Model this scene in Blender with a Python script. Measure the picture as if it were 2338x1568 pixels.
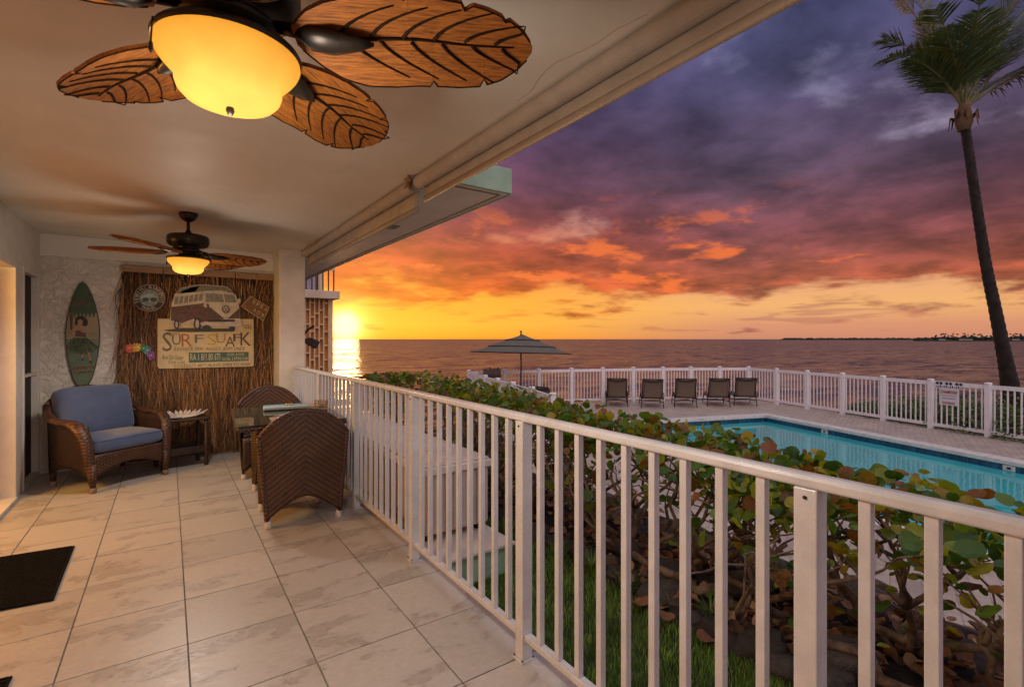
import bpy, bmesh, math, random
from mathutils import Vector, Matrix, noise
rnd = random.Random(7)
sc = bpy.context.scene
for o in list(bpy.data.objects): bpy.data.objects.remove(o)
COL = sc.collection
R = math.radians

# ------------------------------------------------------------------ camera
FPX, CXP, HYP, CAMH = 1132.0, 1168.5, 774.0, 1.4      # photo at 2337 px wide
YAW = math.atan((CXP - 385.0) / FPX)                 # lanai axis (+Y) is left of the view axis
sY, cY = math.sin(YAW), math.cos(YAW)
cam = bpy.data.cameras.new('camera'); co = bpy.data.objects.new('camera', cam); COL.objects.link(co)
cam.sensor_width = 36.0; cam.lens = 36.0 * FPX / 2337.0
cam.shift_y = -(784.0 - HYP) / 2337.0
cam.clip_start = 0.05; cam.clip_end = 60000
co.location = (0, 0, CAMH); co.rotation_euler = (R(90), 0, -YAW)
sc.camera = co
sc.render.resolution_x = 1024; sc.render.resolution_y = 686

# pixel -> direction helpers (a distance always comes from a plane or a known depth)
def ray(px, py):
    k = px - CXP
    return Vector((sY*FPX + cY*k, cY*FPX - sY*k, HYP - py))
def onz(px, py, z):
    d = ray(px, py); t = (z - CAMH)/d.z; return Vector((d.x*t, d.y*t, z))
def ony(px, py, y):
    d = ray(px, py); t = y/d.y; return Vector((d.x*t, y, CAMH + d.z*t))
def onx(px, py, x):
    d = ray(px, py); t = x/d.x; return Vector((x, d.y*t, CAMH + d.z*t))
def att(px, py, t):
    d = ray(px, py); return Vector((d.x*t, d.y*t, CAMH + d.z*t))

# ------------------------------------------------------------------ world and sun
SUN_AZ, SUN_EL = R(16.06), R(1.45)
SUN = Vector((math.sin(SUN_AZ)*math.cos(SUN_EL), math.cos(SUN_AZ)*math.cos(SUN_EL), math.sin(SUN_EL)))
def lin(r, g, b):
    f = lambda c: (c/255/12.92) if c/255 <= .04045 else ((c/255+.055)/1.055)**2.4
    return (f(r), f(g), f(b), 1.0)

class NT:
    """small expression helper for node trees"""
    def __init__(s, tree): s.t = tree; s.n = tree.nodes; s.l = tree.links
    def new(s, typ, **kw):
        n = s.n.new(typ)
        for k, v in kw.items(): setattr(n, k, v)
        return n
    def put(s, sock, v):
        if v is None: return
        if isinstance(v, bpy.types.NodeSocket): s.l.new(v, sock)
        elif isinstance(v, (tuple, list)) and len(v) == 4 and sock.type == 'VECTOR': sock.default_value = v[:3]
        else: sock.default_value = v
    def m(s, op, a, b=None, c=None, clamp=False):
        n = s.new('ShaderNodeMath', operation=op, use_clamp=clamp)
        for i, v in enumerate((a, b, c)): s.put(n.inputs[i], v)
        return n.outputs[0]
    def add(s, a, b): return s.m('ADD', a, b)
    def mul(s, a, b): return s.m('MULTIPLY', a, b)
    def sub(s, a, b): return s.m('SUBTRACT', a, b)
    def vm(s, op, a, b=None, out=0):
        n = s.new('ShaderNodeVectorMath', operation=op)
        s.put(n.inputs[0], a)
        if b is not None: s.put(n.inputs['Scale' if op == 'SCALE' else 1], b)
        return n.outputs[out]
    def sep(s, v):
        n = s.new('ShaderNodeSeparateXYZ'); s.put(n.inputs[0], v); return n.outputs
    def com(s, x, y, z):
        n = s.new('ShaderNodeCombineXYZ')
        for i, v in enumerate((x, y, z)): s.put(n.inputs[i], v)
        return n.outputs[0]
    def ss(s, x, a, b, lo=0., hi=1.):
        n = s.new('ShaderNodeMapRange', interpolation_type='SMOOTHSTEP')
        for i, v in enumerate((x, a, b, lo, hi)): s.put(n.inputs[i], v)
        return n.outputs[0]
    def mr(s, x, a, b, lo=0., hi=1.):
        n = s.new('ShaderNodeMapRange')
        for i, v in enumerate((x, a, b, lo, hi)): s.put(n.inputs[i], v)
        return n.outputs[0]
    def mix(s, f, a, b, mode='MIX'):
        n = s.new('ShaderNodeMix', data_type='RGBA', blend_type=mode)
        s.put(n.inputs[0], f); s.put(n.inputs[6], a); s.put(n.inputs[7], b)
        return n.outputs[2]
    def ramp(s, f, stops, interp='LINEAR'):
        n = s.new('ShaderNodeValToRGB'); r = n.color_ramp; r.interpolation = interp
        while len(r.elements) < len(stops): r.elements.new(0.5)
        for e, (p, c) in zip(r.elements, stops): e.position = p; e.color = c
        s.put(n.inputs[0], f); return n.outputs[0]
    def noise(s, v, scale, detail=3., rough=.5, dist=0., out=0):
        n = s.new('ShaderNodeTexNoise'); s.put(n.inputs['Vector'], v)
        s.put(n.inputs['Scale'], scale); n.inputs['Detail'].default_value = detail
        n.inputs['Roughness'].default_value = rough; n.inputs['Distortion'].default_value = dist
        return n.outputs[out]
    def scl(s, v, x, y, z):
        n = s.new('ShaderNodeMapping'); s.put(n.inputs['Vector'], v)
        n.inputs['Scale'].default_value = (x, y, z); return n.outputs[0]

w = bpy.data.worlds.new('World'); sc.world = w; w.use_nodes = True
w.node_tree.nodes.clear(); W = NT(w.node_tree)
dirv = W.vm('NORMALIZE', W.new('ShaderNodeTexCoord').outputs['Generated'])
dx, dy, dz = W.sep(dirv)[:3]
el = W.m('MAXIMUM', dz, 0.0)
flat = W.vm('NORMALIZE', W.com(dx, dy, 0.0))
azc = W.vm('DOT_PRODUCT', flat, (math.sin(SUN_AZ), math.cos(SUN_AZ), 0), out=1)
far = W.ss(azc, 0.995, 0.70)                               # 0 below the sun, 1 well away from it
sdot = W.vm('DOT_PRODUCT', dirv, tuple(SUN), out=1)
elr = W.m('POWER', el, 0.5)                              # more room in the ramps near the horizon
q = lambda e: math.sqrt(e)
clear = W.mix(far,
    W.ramp(elr, [(q(0), lin(250,150,35)), (q(.03), lin(252,180,60)), (q(.08), lin(255,170,50)), (q(.16), lin(235,130,55)), (q(.34), lin(165,130,150)), (q(.6), lin(150,150,185)), (1, lin(232,230,238))]),
    W.ramp(elr, [(q(0), lin(196,132,108)), (q(.025), lin(214,146,112)), (q(.06), lin(238,176,112)), (q(.12), lin(228,160,120)), (q(.25), lin(165,145,165)), (q(.55), lin(140,148,190)), (1, lin(232,230,238))]))
# cloud deck seen from below
inv = W.m('DIVIDE', 1.0, W.add(el, 0.17))
pl = W.vm('SCALE', W.com(dx, dy, 0.0), inv)
pl = W.vm('ADD', pl, (3.4, 1.7, 0.0))
n1 = W.noise(pl, 1.45, 10., .56, .12)
n2 = W.noise(W.vm('ADD', pl, (9.1, 4.2, 2.0)), 2.9, 9., .58, .10)
n3 = W.noise(W.vm('ADD', pl, (2.0, 7.7, 5.0)), 0.60, 4., .5, .1)
dens = W.add(W.mul(n1, .8), W.mul(n3, .45))
thr = W.ramp(elr, [(q(0), (.80,)*3+(1,)), (q(.045), (.70,)*3+(1,)), (q(.085), (.56,)*3+(1,)), (q(.13), (.44,)*3+(1,)), (q(.55), (.43,)*3+(1,)), (1, (.60,)*3+(1,))])
thr = W.add(thr, W.mul(W.sub(0.5, far), 0.03))
cov = W.ss(W.sub(dens, thr), -.02, .11)
ccol = W.mix(far,
    W.ramp(elr, [(q(0), lin(230,130,50)), (q(.05), lin(236,128,38)), (q(.10), lin(214,92,34)), (q(.17), lin(170,70,46)), (q(.28), lin(104,58,76)), (q(.42), lin(80,62,98)), (q(.6), lin(76,72,112)), (1, lin(196,190,202))]),
    W.ramp(elr, [(q(0), lin(190,125,105)), (q(.05), lin(180,105,85)), (q(.10), lin(168,84,60)), (q(.17), lin(128,68,70)), (q(.28), lin(86,64,84)), (q(.42), lin(70,66,98)), (q(.6), lin(70,74,116)), (1, lin(196,190,202))]))
ccol = W.mix(1.0, ccol, W.ramp(n2, [(.32, (.52,.50,.56,1)), (.5, (1,1,1,1)), (.66, (1.6,1.5,1.5,1))]), 'MULTIPLY')
core = W.ss(dens, .58, .80)
ccol = W.mix(W.mul(core, .55), ccol, W.mix(1.0, ccol, (.50,.48,.56,1), 'MULTIPLY'))
# undersides catching the sun
n4 = W.noise(W.vm('ADD', pl, (5.5, 1.2, 8.0)), 2.2, 7., .58, .15)
band = W.mul(W.ss(el, .05, .10), W.ss(el, .30, .15))
fire = W.mul(W.mul(W.ss(n4, .55, .66), band), W.ss(azc, 0.30, .80))
ccol = W.mix(W.mul(fire, .8), ccol, lin(250,118,52))
skyc = W.mix(cov, clear, ccol)
# unseen sky opposite the sunset: pale lavender and pink afterglow, raised as fill
skyc = W.mix(W.mul(W.ss(azc, .30, -.60), .95), skyc, W.mix(cov, W.ramp(elr, [(0, lin(205,180,200)), (.4, lin(246,208,208)), (1, lin(232,230,238))]), W.ramp(elr, [(0, lin(200,170,180)), (.5, lin(225,192,194)), (1, lin(196,190,202))])))
# a few flat streaks low over the horizon
st = W.noise(W.scl(dirv, 6.0, 6.0, 70.0), 1.0, 4., .55, .3)
strk = W.mul(W.ss(st, .57, .68), W.mul(W.ss(el, .004, .02), W.ss(el, .10, .06)))
skyc = W.mix(W.mul(strk, .55), skyc, W.mix(far, lin(214,120,52), lin(176,112,98)))
# glow round the sun
glow = W.mul(W.m('POWER', W.m('MAXIMUM', sdot, 0.0), 45.0), .22)
skyc = W.mix(1.0, skyc, W.mix(W.m('MINIMUM', glow, 1.0), (0,0,0,1), (1.0,.46,.05,1)), 'ADD')
g2 = W.m('POWER', W.m('MAXIMUM', sdot, 0.0), 1100.0)
skyc = W.mix(1.0, skyc, W.mix(g2, (0,0,0,1), (1.3,.75,.20,1)), 'ADD')
g3 = W.m('POWER', W.ss(sdot, math.cos(R(2.3)), math.cos(R(.4))), 1.6)
skyc = W.mix(1.0, skyc, W.mix(g3, (0,0,0,1), (2.0,1.25,.5,1)), 'ADD')
sky = W.new('ShaderNodeTexSky', sky_type='NISHITA'); sky.sun_disc = False
sky.sun_elevation = SUN_EL; sky.sun_rotation = SUN_AZ
skyc = W.mix(1.0, skyc, W.mix(1.0, sky.outputs[0], (.012,.012,.012,1), 'MULTIPLY'), 'ADD')
skyc = W.mix(W.ss(dz, -.06, -.002), (.035,.025,.028,1), skyc)
# unseen sky overhead and opposite the sunset, brightened to light the outdoors
sky_fill = W.m('MAXIMUM', W.ss(el, .60, .95), W.ss(azc, .25, -.6))
skyc = W.mix(W.m('MINIMUM', sky_fill, 1.0), skyc, W.mix(1.0, skyc, (1.5,1.5,1.5,1), 'MULTIPLY'))
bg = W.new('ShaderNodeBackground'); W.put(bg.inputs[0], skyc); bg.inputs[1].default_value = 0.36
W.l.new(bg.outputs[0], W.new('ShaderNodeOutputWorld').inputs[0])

sl = bpy.data.lights.new('sun', 'SUN'); sl.energy = .10; sl.angle = R(3.0); sl.color = (1, .52, .22)
so = bpy.data.objects.new('sun', sl); COL.objects.link(so)
so.rotation_euler = (-SUN).to_track_quat('-Z', 'Y').to_euler()
vs = sc.view_settings; vs.view_transform = 'Standard'; vs.look = 'None'; vs.exposure = 1.5; vs.gamma = 1.0; vs.use_curve_mapping = False
sc.cycles.max_bounces = 8; sc.cycles.transparent_max_bounces = 16
sc.cycles.sample_clamp_indirect = 6.0

# ------------------------------------------------------------------ materials
def pm(name, base, rough=.6, var=.12, scale=12., bump=0., bscale=None, metal=0., spec=.5, island=0., obj=0., stretch=None, sheen=0., coat=0., base2=None, trans=0.):
    """procedural principled material: two-tone noise, optional per-piece variation and relief"""
    m = bpy.data.materials.new(name); m.use_nodes = True
    T = NT(m.node_tree); b = T.n['Principled BSDF']
    tc = T.new('ShaderNodeTexCoord').outputs['Object']
    if stretch: tc = T.scl(tc, *stretch)
    n = T.noise(tc, scale, 5., .6)
    c1 = tuple(base)+(1,)
    c2 = (tuple(base2)+(1,)) if base2 else tuple(min(1, c*(1-var*2)) for c in base)+(1,)
    col = T.mix(T.ss(n, .35, .68), c1, c2)
    if island:
        g = T.new('ShaderNodeNewGeometry').outputs['Random Per Island']
        col = T.mix(1., col, T.ramp(g, [(0, (1-island,)*3+(1,)), (1, (1+island*.6,)*3+(1,))]), 'MULTIPLY')
    if obj:
        g = T.new('ShaderNodeObjectInfo').outputs['Random']
        col = T.mix(1., col, T.ramp(g, [(0, (1-obj,)*3+(1,)), (1, (1+obj*.6,)*3+(1,))]), 'MULTIPLY')
    T.put(b.inputs['Base Color'], col)
    T.put(b.inputs['Roughness'], T.mr(n, .3, .7, rough*.88, min(1, rough*1.12)))
    b.inputs['Metallic'].default_value = metal; b.inputs['Specular IOR Level'].default_value = spec
    b.inputs['Coat Weight'].default_value = coat
    if sheen: b.inputs['Sheen Weight'].default_value = sheen
    if bump:
        bn = T.new('ShaderNodeBump'); bn.inputs['Strength'].default_value = min(1, bump); bn.inputs['Distance'].default_value = .01
        T.put(bn.inputs['Height'], T.noise(tc, bscale or scale*4, 4., .6)); T.l.new(bn.outputs[0], b.inputs['Normal'])
    m['b'] = 1
    return m

def wicker(name, base, su, sv, chevron=False, dark=.35):
    m = bpy.data.materials.new(name); m.use_nodes = True
    T = NT(m.node_tree); b = T.n['Principled BSDF']
    tc = T.new('ShaderNodeTexCoord').outputs['Object']
    x, y, z = T.sep(tc)[:3]
    if chevron:
        u = T.mul(T.add(z, T.mul(T.m('ABSOLUTE', x), .78)), sv)
        v = T.mul(T.add(T.add(x, T.mul(y, .8)), T.mul(z, .12)), su)
    else:
        u = T.mul(z, sv); v = T.mul(T.add(x, y), su)
        u = T.add(u, T.mul(T.m('GREATER_THAN', T.m('SINE', v), 0.0), 1.5708))
    su_ = T.m('SINE', u); sv_ = T.m('SINE', v)
    h = T.mul(T.m('ABSOLUTE', su_), T.add(.35, T.mul(T.m('ABSOLUTE', sv_), .65)))
    if chevron: h = T.add(T.mul(T.m('ABSOLUTE', su_), .85), T.mul(sv_, .15))
    n = T.noise(tc, 9., 4., .6)
    g = T.new('ShaderNodeObjectInfo').outputs['Random']
    c = T.mix(T.ss(h, .05, .75), tuple(k*dark for k in base)+(1,), tuple(base)+(1,))
    c = T.mix(1., c, T.ramp(n, [(.3, (.7,.7,.7,1)), (.7, (1.3,1.25,1.2,1))]), 'MULTIPLY')
    T.put(b.inputs['Base Color'], c)
    b.inputs['Roughness'].default_value = .42; b.inputs['Specular IOR Level'].default_value = .45
    bn = T.new('ShaderNodeBump'); bn.inputs['Strength'].default_value = .8; bn.inputs['Distance'].default_value = .0035
    T.put(bn.inputs['Height'], h); T.l.new(bn.outputs[0], b.inputs['Normal'])
    return m

M = {}
M['rail'] = pm('rail_paint', (.54,.535,.54), .27, .09, 9, bump=.10, bscale=160, spec=.6)
M['white'] = pm('white_paint', (.72,.70,.67), .5, .06, 8, bump=.08, bscale=120)
M['vinyl'] = pm('white_vinyl', (.82,.81,.82), .42, .05, 5)
M['trim'] = pm('door_trim', (.62,.57,.50), .5, .05, 8)
M['bronze'] = pm('dark_bronze', (.022,.016,.012), .34, .2, 20, metal=.55, base2=(.035,.024,.016))
M['foot'] = pm('foot_cap', (.62,.57,.50), .6, .15, 60, bump=.3)
M['footbrown'] = pm('foot_brown', (.24,.17,.12), .6, .15, 60, bump=.3)
M['chevron'] = wicker('wicker_chevron', (.075,.036,.020), 420., 72., True, .38)
M['wick'] = wicker('wicker_brown', (.095,.044,.027), 120., 105., False, .18)
M['wickdark'] = wicker('wicker_dark', (.042,.022,.014), 100., 130.)
M['blue'] = pm('blue_cushion', (.060,.090,.185), .9, .08, 5, bump=.35, bscale=420, sheen=.3)
M['piping'] = pm('cushion_piping', (.055,.08,.165), .9, .05, 9)
M['rubber'] = pm('black_mat', (.006,.006,.0065), .95, .2, 60, bump=.9, bscale=170, spec=.12)
M['soil'] = pm('soil', (.030,.019,.013), .95, .3, 6, bump=1., bscale=30)
M['rock'] = pm('lava_rock', (.045,.038,.034), .85, .3, 5, bump=1., bscale=14, obj=.35, base2=(.085,.066,.052))
M['bark'] = pm('shrub_bark', (.20,.135,.085), .85, .25, 14, bump=.8, bscale=50, base2=(.075,.047,.03))
M['slabw'] = pm('soffit_paint', (.78,.71,.62), .42, .05, 3, bump=.06, bscale=40)
M['green'] = pm('green_paint', (.30,.46,.32), .5, .08, 5, bump=.1, bscale=50)
M['box'] = pm('resin_box', (.42,.36,.32), .45, .05, 5, bump=.08, bscale=90)
M['lid'] = pm('resin_lid', (.60,.53,.48), .4, .05, 5, bump=.08, bscale=90)
M['black'] = pm('black_vent', (.012,.011,.010), .7, .1, 8)
M['sling'] = pm('sling_fabric', (.17,.13,.095), .8, .08, 20, bump=.3, bscale=300)
M['slingdark'] = pm('sling_dark', (.06,.042,.032), .8, .08, 20)
M['iron'] = pm('dark_metal', (.035,.026,.022), .45, .15, 20, metal=.5)
M['canopy'] = pm('umbrella_cloth', (.13,.115,.085), .85, .06, 6, bump=.1, bscale=200)
M['stripe'] = pm('umbrella_edge', (.035,.028,.022), .85, .06, 6)
M['fabric'] = pm('shade_fabric', (.40,.345,.285), .75, .06, 8, bump=.5, bscale=420)
M['alu'] = pm('hem_bar', (.30,.25,.205), .45, .06, 8)
M['amberwood'] = None
M['concrete'] = pm('deck_edge', (.33,.28,.24), .8, .12, 6, bump=.3, bscale=60)
M['coping'] = pm('pool_coping', (.66,.62,.57), .7, .12, 9, bump=.25, bscale=60)
M['pooltile'] = pm('pool_tile', (.018,.085,.17), .18, .2, 8, obj=.35, coat=.3)
M['poolwall'] = pm('pool_plaster', (.36,.84,.85), .6, .06, 2)
M['seawall'] = pm('seawall_rock', (.06,.05,.045), .9, .3, 3, bump=1., bscale=5)
M['cream'] = pm('neighbour_wall', (.60,.48,.34), .7, .08, 3)
M['tanwall'] = pm('neighbour_tan', (.74,.36,.09), .8, .1, 3)
M['blockw'] = pm('breeze_block', (.78,.56,.32), .7, .08, 6)
M['bamboo'] = pm('bamboo_slat', (.34,.20,.095), .5, .15, 14, stretch=(.3,1,6), obj=.25, bump=.2)
M['navy'] = pm('print_navy', (.02,.03,.07), .5, .1, 20)
M['red'] = pm('print_red', (.34,.012,.02), .5, .1, 20)
M['grey'] = pm('print_grey', (.20,.20,.22), .5, .1, 20)
M['signw'] = pm('sign_white', (.70,.70,.72), .5, .04, 20)

# ------------------------------------------------------------------ builders
def tag(o, label=None, cat=None, group=None, kind=None):
    if label: o['label'] = label
    if cat: o['category'] = cat
    if group: o['group'] = group
    if kind: o['kind'] = kind
    return o
def thing(name, label, cat, loc=(0,0,0), rz=0., group=None):
    o = bpy.data.objects.new(name, None); COL.objects.link(o); o.empty_display_size = .1
    o.location = loc; o.rotation_euler = (0, 0, rz)
    return tag(o, label, cat, group)
def link(name, mesh, parent=None, loc=(0,0,0), rot=(0,0,0), scale=(1,1,1)):
    o = bpy.data.objects.new(name, mesh); COL.objects.link(o)
    o.location = loc; o.rotation_euler = rot; o.scale = scale
    if parent: o.parent = parent
    return o
def copy_tree(o, parent=None):
    c = o.copy(); COL.objects.link(c)
    if parent is not None: c.parent = parent
    for ch in [x for x in bpy.data.objects if x.parent == o]: copy_tree(ch, c)
    return c

class MB:
    def __init__(s): s.v = []; s.f = []
    def _add(s, vs, fs):
        k = len(s.v); s.v += [tuple(p) for p in vs]; s.f += [tuple(i+k for i in f) for f in fs]; return s
    def box(s, x0, x1, y0, y1, z0, z1):
        return s._add([(x0,y0,z0),(x1,y0,z0),(x1,y1,z0),(x0,y1,z0),(x0,y0,z1),(x1,y0,z1),(x1,y1,z1),(x0,y1,z1)],
                      [(3,2,1,0),(4,5,6,7),(0,1,5,4),(1,2,6,5),(2,3,7,6),(3,0,4,7)])
    def bar(s, p0, p1, w_, h, up=(0,0,1)):
        p0, p1 = Vector(p0), Vector(p1); d = (p1-p0).normalized(); sd = d.cross(Vector(up))
        if sd.length < 1e-4: sd = d.cross(Vector((0,1,0)))
        sd.normalize(); u = sd.cross(d); a, b = sd*w_/2, u*h/2
        vs = [p-a-b for p in (p0,)]+[p0+a-b, p0+a+b, p0-a+b, p1-a-b, p1+a-b, p1+a+b, p1-a+b]
        return s._add(vs, [(0,1,2,3),(7,6,5,4),(0,4,5,1),(1,5,6,2),(2,6,7,3),(3,7,4,0)])
    def tube(s, pts, ra, n=8, rb=None, up=(0,0,1), cap=True):
        pts = [Vector(p) for p in pts]; N = len(pts)
        if not isinstance(ra, (list, tuple)): ra = [ra]*N
        if rb is None: rb = ra
        elif not isinstance(rb, (list, tuple)): rb = [rb]*N
        vs, fs = [], []; prev = None
        for i, p in enumerate(pts):
            d = (pts[min(i+1, N-1)]-pts[max(i-1, 0)]).normalized()
            if prev is None:
                sd = d.cross(Vector(up))
                if sd.length < 1e-3: sd = d.cross(Vector((.3,1,.1)))
            else: sd = prev - d*prev.dot(d)
            sd.normalize(); prev = sd; u = sd.cross(d)
            for j in range(n):
                a = 2*math.pi*j/n; vs.append(p + sd*(ra[i]*math.cos(a)) + u*(rb[i]*math.sin(a)))
        for i in range(N-1):
            for j in range(n):
                a, b = i*n+j, i*n+(j+1) % n; fs.append((a, b, b+n, a+n))
        if cap: fs += [tuple(range(n-1, -1, -1)), tuple((N-1)*n+j for j in range(n))]
        return s._add(vs, fs)
    def lathe(s, prof, n=24, c=(0,0,0), cap=True):
        vs, fs = [], []
        for r, z in prof:
            for j in range(n):
                a = 2*math.pi*j/n; vs.append((c[0]+r*math.cos(a), c[1]+r*math.sin(a), c[2]+z))
        for i in range(len(prof)-1):
            for j in range(n):
                a, b = i*n+j, i*n+(j+1) % n; fs.append((a, b, b+n, a+n))
        if cap: fs += [tuple(range(n-1, -1, -1)), tuple((len(prof)-1)*n+j for j in range(n))]
        return s._add(vs, fs)
    def prism(s, poly, fn, w0, w1):
        """poly in 2D, fn(u, v, w) gives the point"""
        n = len(poly); vs = [fn(u, v, w0) for u, v in poly]+[fn(u, v, w1) for u, v in poly]
        fs = [tuple(range(n-1, -1, -1)), tuple(range(n, 2*n))]+[(i, (i+1) % n, n+(i+1) % n, n+i) for i in range(n)]
        return s._add(vs, fs)
    def grid(s, fn, nu, nv):
        vs = [fn(i/nu, j/nv) for j in range(nv+1) for i in range(nu+1)]
        fs = [(j*(nu+1)+i, j*(nu+1)+i+1, (j+1)*(nu+1)+i+1, (j+1)*(nu+1)+i) for j in range(nv) for i in range(nu)]
        return s._add(vs, fs)
    def mesh(s, name, mat=None, smooth=False):
        me = bpy.data.meshes.new(name); me.from_pydata(s.v, [], s.f); me.validate()
        bm = bmesh.new(); bm.from_mesh(me); bmesh.ops.recalc_face_normals(bm, faces=bm.faces); bm.to_mesh(me); bm.free()
        if mat: me.materials.append(M[mat] if isinstance(mat, str) else mat)
        if smooth: me.polygons.foreach_set('use_smooth', [True]*len(me.polygons))
        me.update(); return me
    def build(s, name, mat, parent=None, loc=(0,0,0), rot=(0,0,0), smooth=False, bevel=0., solid=0., seg=2):
        o = link(name, s.mesh(name, mat, smooth), parent, loc, rot)
        if solid:
            k = o.modifiers.new('solid', 'SOLIDIFY'); k.thickness = solid; k.offset = 0
        if bevel:
            k = o.modifiers.new('bevel', 'BEVEL'); k.width = bevel; k.segments = seg; k.limit_method = 'ANGLE'; k.angle_limit = R(35)
            k.harden_normals = False
        return o
def raw(name, verts, faces, mat, parent=None, smooth=False, loc=(0,0,0)):
    me = bpy.data.meshes.new(name); me.from_pydata(verts, [], faces)
    if mat: me.materials.append(M[mat] if isinstance(mat, str) else mat)
    if smooth: me.polygons.foreach_set('use_smooth', [True]*len(me.polygons))
    me.update(); return link(name, me, parent, loc)
def cushion(w_, d, h, e=.28, nu=22, nv=16, puff=.0):
    """rounded pillow box centred on the origin"""
    mb = MB(); sg = lambda v, p: math.copysign(abs(v)**p, v)
    def fn(a, b):
        th = a*2*math.pi; ph = (b-.5)*math.pi
        x = sg(math.cos(ph), e)*sg(math.cos(th), e); y = sg(math.cos(ph), e)*sg(math.sin(th), e); z = sg(math.sin(ph), .55)
        k = 1+puff*(1-abs(x)**3)*(1-abs(y)**3)
        wr = 1+.02*math.sin(x*9+y*4)
        return (x*w_/2, y*d/2, z*h/2*k*wr)
    return mb.grid(fn, nu*2, nv)
_dg = None
def text_mesh(s, size, ext=.002, mat='grey', align='CENTER', shear=0., name='lettering', bold=0.):
    cu = bpy.data.curves.new('t', 'FONT'); cu.body = s; cu.size = size; cu.extrude = ext; cu.align_x = align; cu.align_y = 'CENTER'; cu.shear = shear; cu.resolution_u = 2; cu.offset = bold
    o = bpy.data.objects.new('t', cu); COL.objects.link(o)
    dg = bpy.context.evaluated_depsgraph_get(); me = bpy.data.meshes.new_from_object(o.evaluated_get(dg))
    bpy.data.objects.remove(o); bpy.data.curves.remove(cu)
    me.name = name; me.materials.clear(); me.materials.append(M[mat] if isinstance(mat, str) else mat)
    return me
# ================================================================== the lanai
CEIL, BW, LW, SLABX = 2.50, 7.05, -1.11, 1.40

# floor: slab with grout bed, every tile a piece
def tile_mat():
    m = bpy.data.materials.new('stone_tile'); m.use_nodes = True
    T = NT(m.node_tree); b = T.n['Principled BSDF']
    tc = T.new('ShaderNodeTexCoord').outputs['Object']
    rn = T.new('ShaderNodeObjectInfo').outputs['Random']
    off = T.com(T.mul(rn, 37.), T.mul(rn, 91.), T.mul(rn, 13.))
    p = T.vm('ADD', T.scl(tc, 1.0, 1.9, 1.0), off)
    p = T.vm('ADD', p, T.vm('SCALE', T.noise(p, 3.5, 4., .6, out=1), .35))
    big = T.noise(p, 2.6, 7., .62, .5)
    fine = T.noise(p, 26., 5., .7)
    cloud = T.ss(T.add(big, T.mul(T.sub(fine, .5), .30)), .50, .62)
    edge = T.mul(T.ss(big, .545, .575), T.ss(big, .615, .58))
    c = T.mix(cloud, (.42,.385,.35,1), (.345,.308,.275,1))
    c = T.mix(T.mul(edge, T.ss(fine, .42, .6)), c, (.26,.22,.19,1))
    c = T.mix(1., c, T.ramp(fine, [(.3, (.86,.86,.86,1)), (.7, (1.1,1.1,1.1,1))]), 'MULTIPLY')
    c = T.mix(1., c, T.ramp(rn, [(0, (.92,.92,.92,1)), (1, (1.06,1.05,1.04,1))]), 'MULTIPLY')
    T.put(b.inputs['Base Color'], c)
    T.put(b.inputs['Roughness'], T.mr(fine, .3, .7, .30, .48)); b.inputs['Specular IOR Level'].default_value = .5
    bn = T.new('ShaderNodeBump'); bn.inputs['Strength'].default_value = .22; bn.inputs['Distance'].default_value = .006
    T.put(bn.inputs['Height'], T.add(T.mul(fine, .6), big)); T.l.new(bn.outputs[0], b.inputs['Normal'])
    return m
M['tile'] = tile_mat()
M['grout'] = pm('grout', (.24,.20,.165), .9, .2, 40)
floor = MB().box(LW-.2, SLABX, -3.2, BW+.3, -.42, -.006).build('lanai_floor', 'grout'); tag(floor, kind='structure')
TX, TY = .457, .4727
def tile_mesh(w_, d):
    return MB().box(-w_/2, w_/2, -d/2, d/2, -.012, 0).mesh('tile', 'tile')
xl = [.072+TX*k for k in range(-4, 5)]
yl = [2.722+TY*k for k in range(-13, 11)]
cache = {}
for i in range(len(xl)-1):
    for j in range(len(yl)-1):
        x0, x1 = max(xl[i], LW+.002), min(xl[i+1], SLABX); y0, y1 = yl[j], min(yl[j+1], BW)
        if x1-x0 < .03 or y1-y0 < .03: continue
        g = .0035; w_, d = x1-x0-2*g, y1-y0-2*g; key = (round(w_, 3), round(d, 3))
        if key not in cache:
            me = tile_mesh(w_, d); cache[key] = me
        o = link('tile', cache[key], floor, ((x0+x1)/2, (y0+y1)/2, rnd.uniform(-.0008, .0008)+.0005))
for me in cache.values():
    pass

# ceiling
def ceil_mat():
    m = pm('ceiling_paint', (.70,.655,.57), .52, .04, 2.2, spec=.3)
    T = NT(m.node_tree); b = T.n['Principled BSDF']; tc = T.new('ShaderNodeTexCoord').outputs['Object']
    bn = T.new('ShaderNodeBump'); bn.inputs['Strength'].default_value = .35; bn.inputs['Distance'].default_value = .004
    h = T.add(T.noise(T.scl(tc, 1., 6., 1.), 6., 3., .5), T.mul(T.noise(tc, 90., 3., .6), .35))
    T.put(bn.inputs['Height'], h); T.l.new(bn.outputs[0], b.inputs['Normal'])
    return m
M['ceil'] = ceil_mat()
c = MB().box(LW-.2, SLABX, -3.2, BW+.3, CEIL, CEIL+.20).build('ceiling', 'ceil'); tag(c, kind='structure')
# hairline crack in the paint beside the shade
pts = []
for i in range(30):
    yy = 1.12+i*.026; pts.append((1.335-.055*math.sin(i*.10)**2-.006*rnd.random()-.010*math.sin(i*.45), yy, CEIL-.0002))
crk = MB().tube(pts, .0012, 4).build('crack', 'grout', c)

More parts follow.
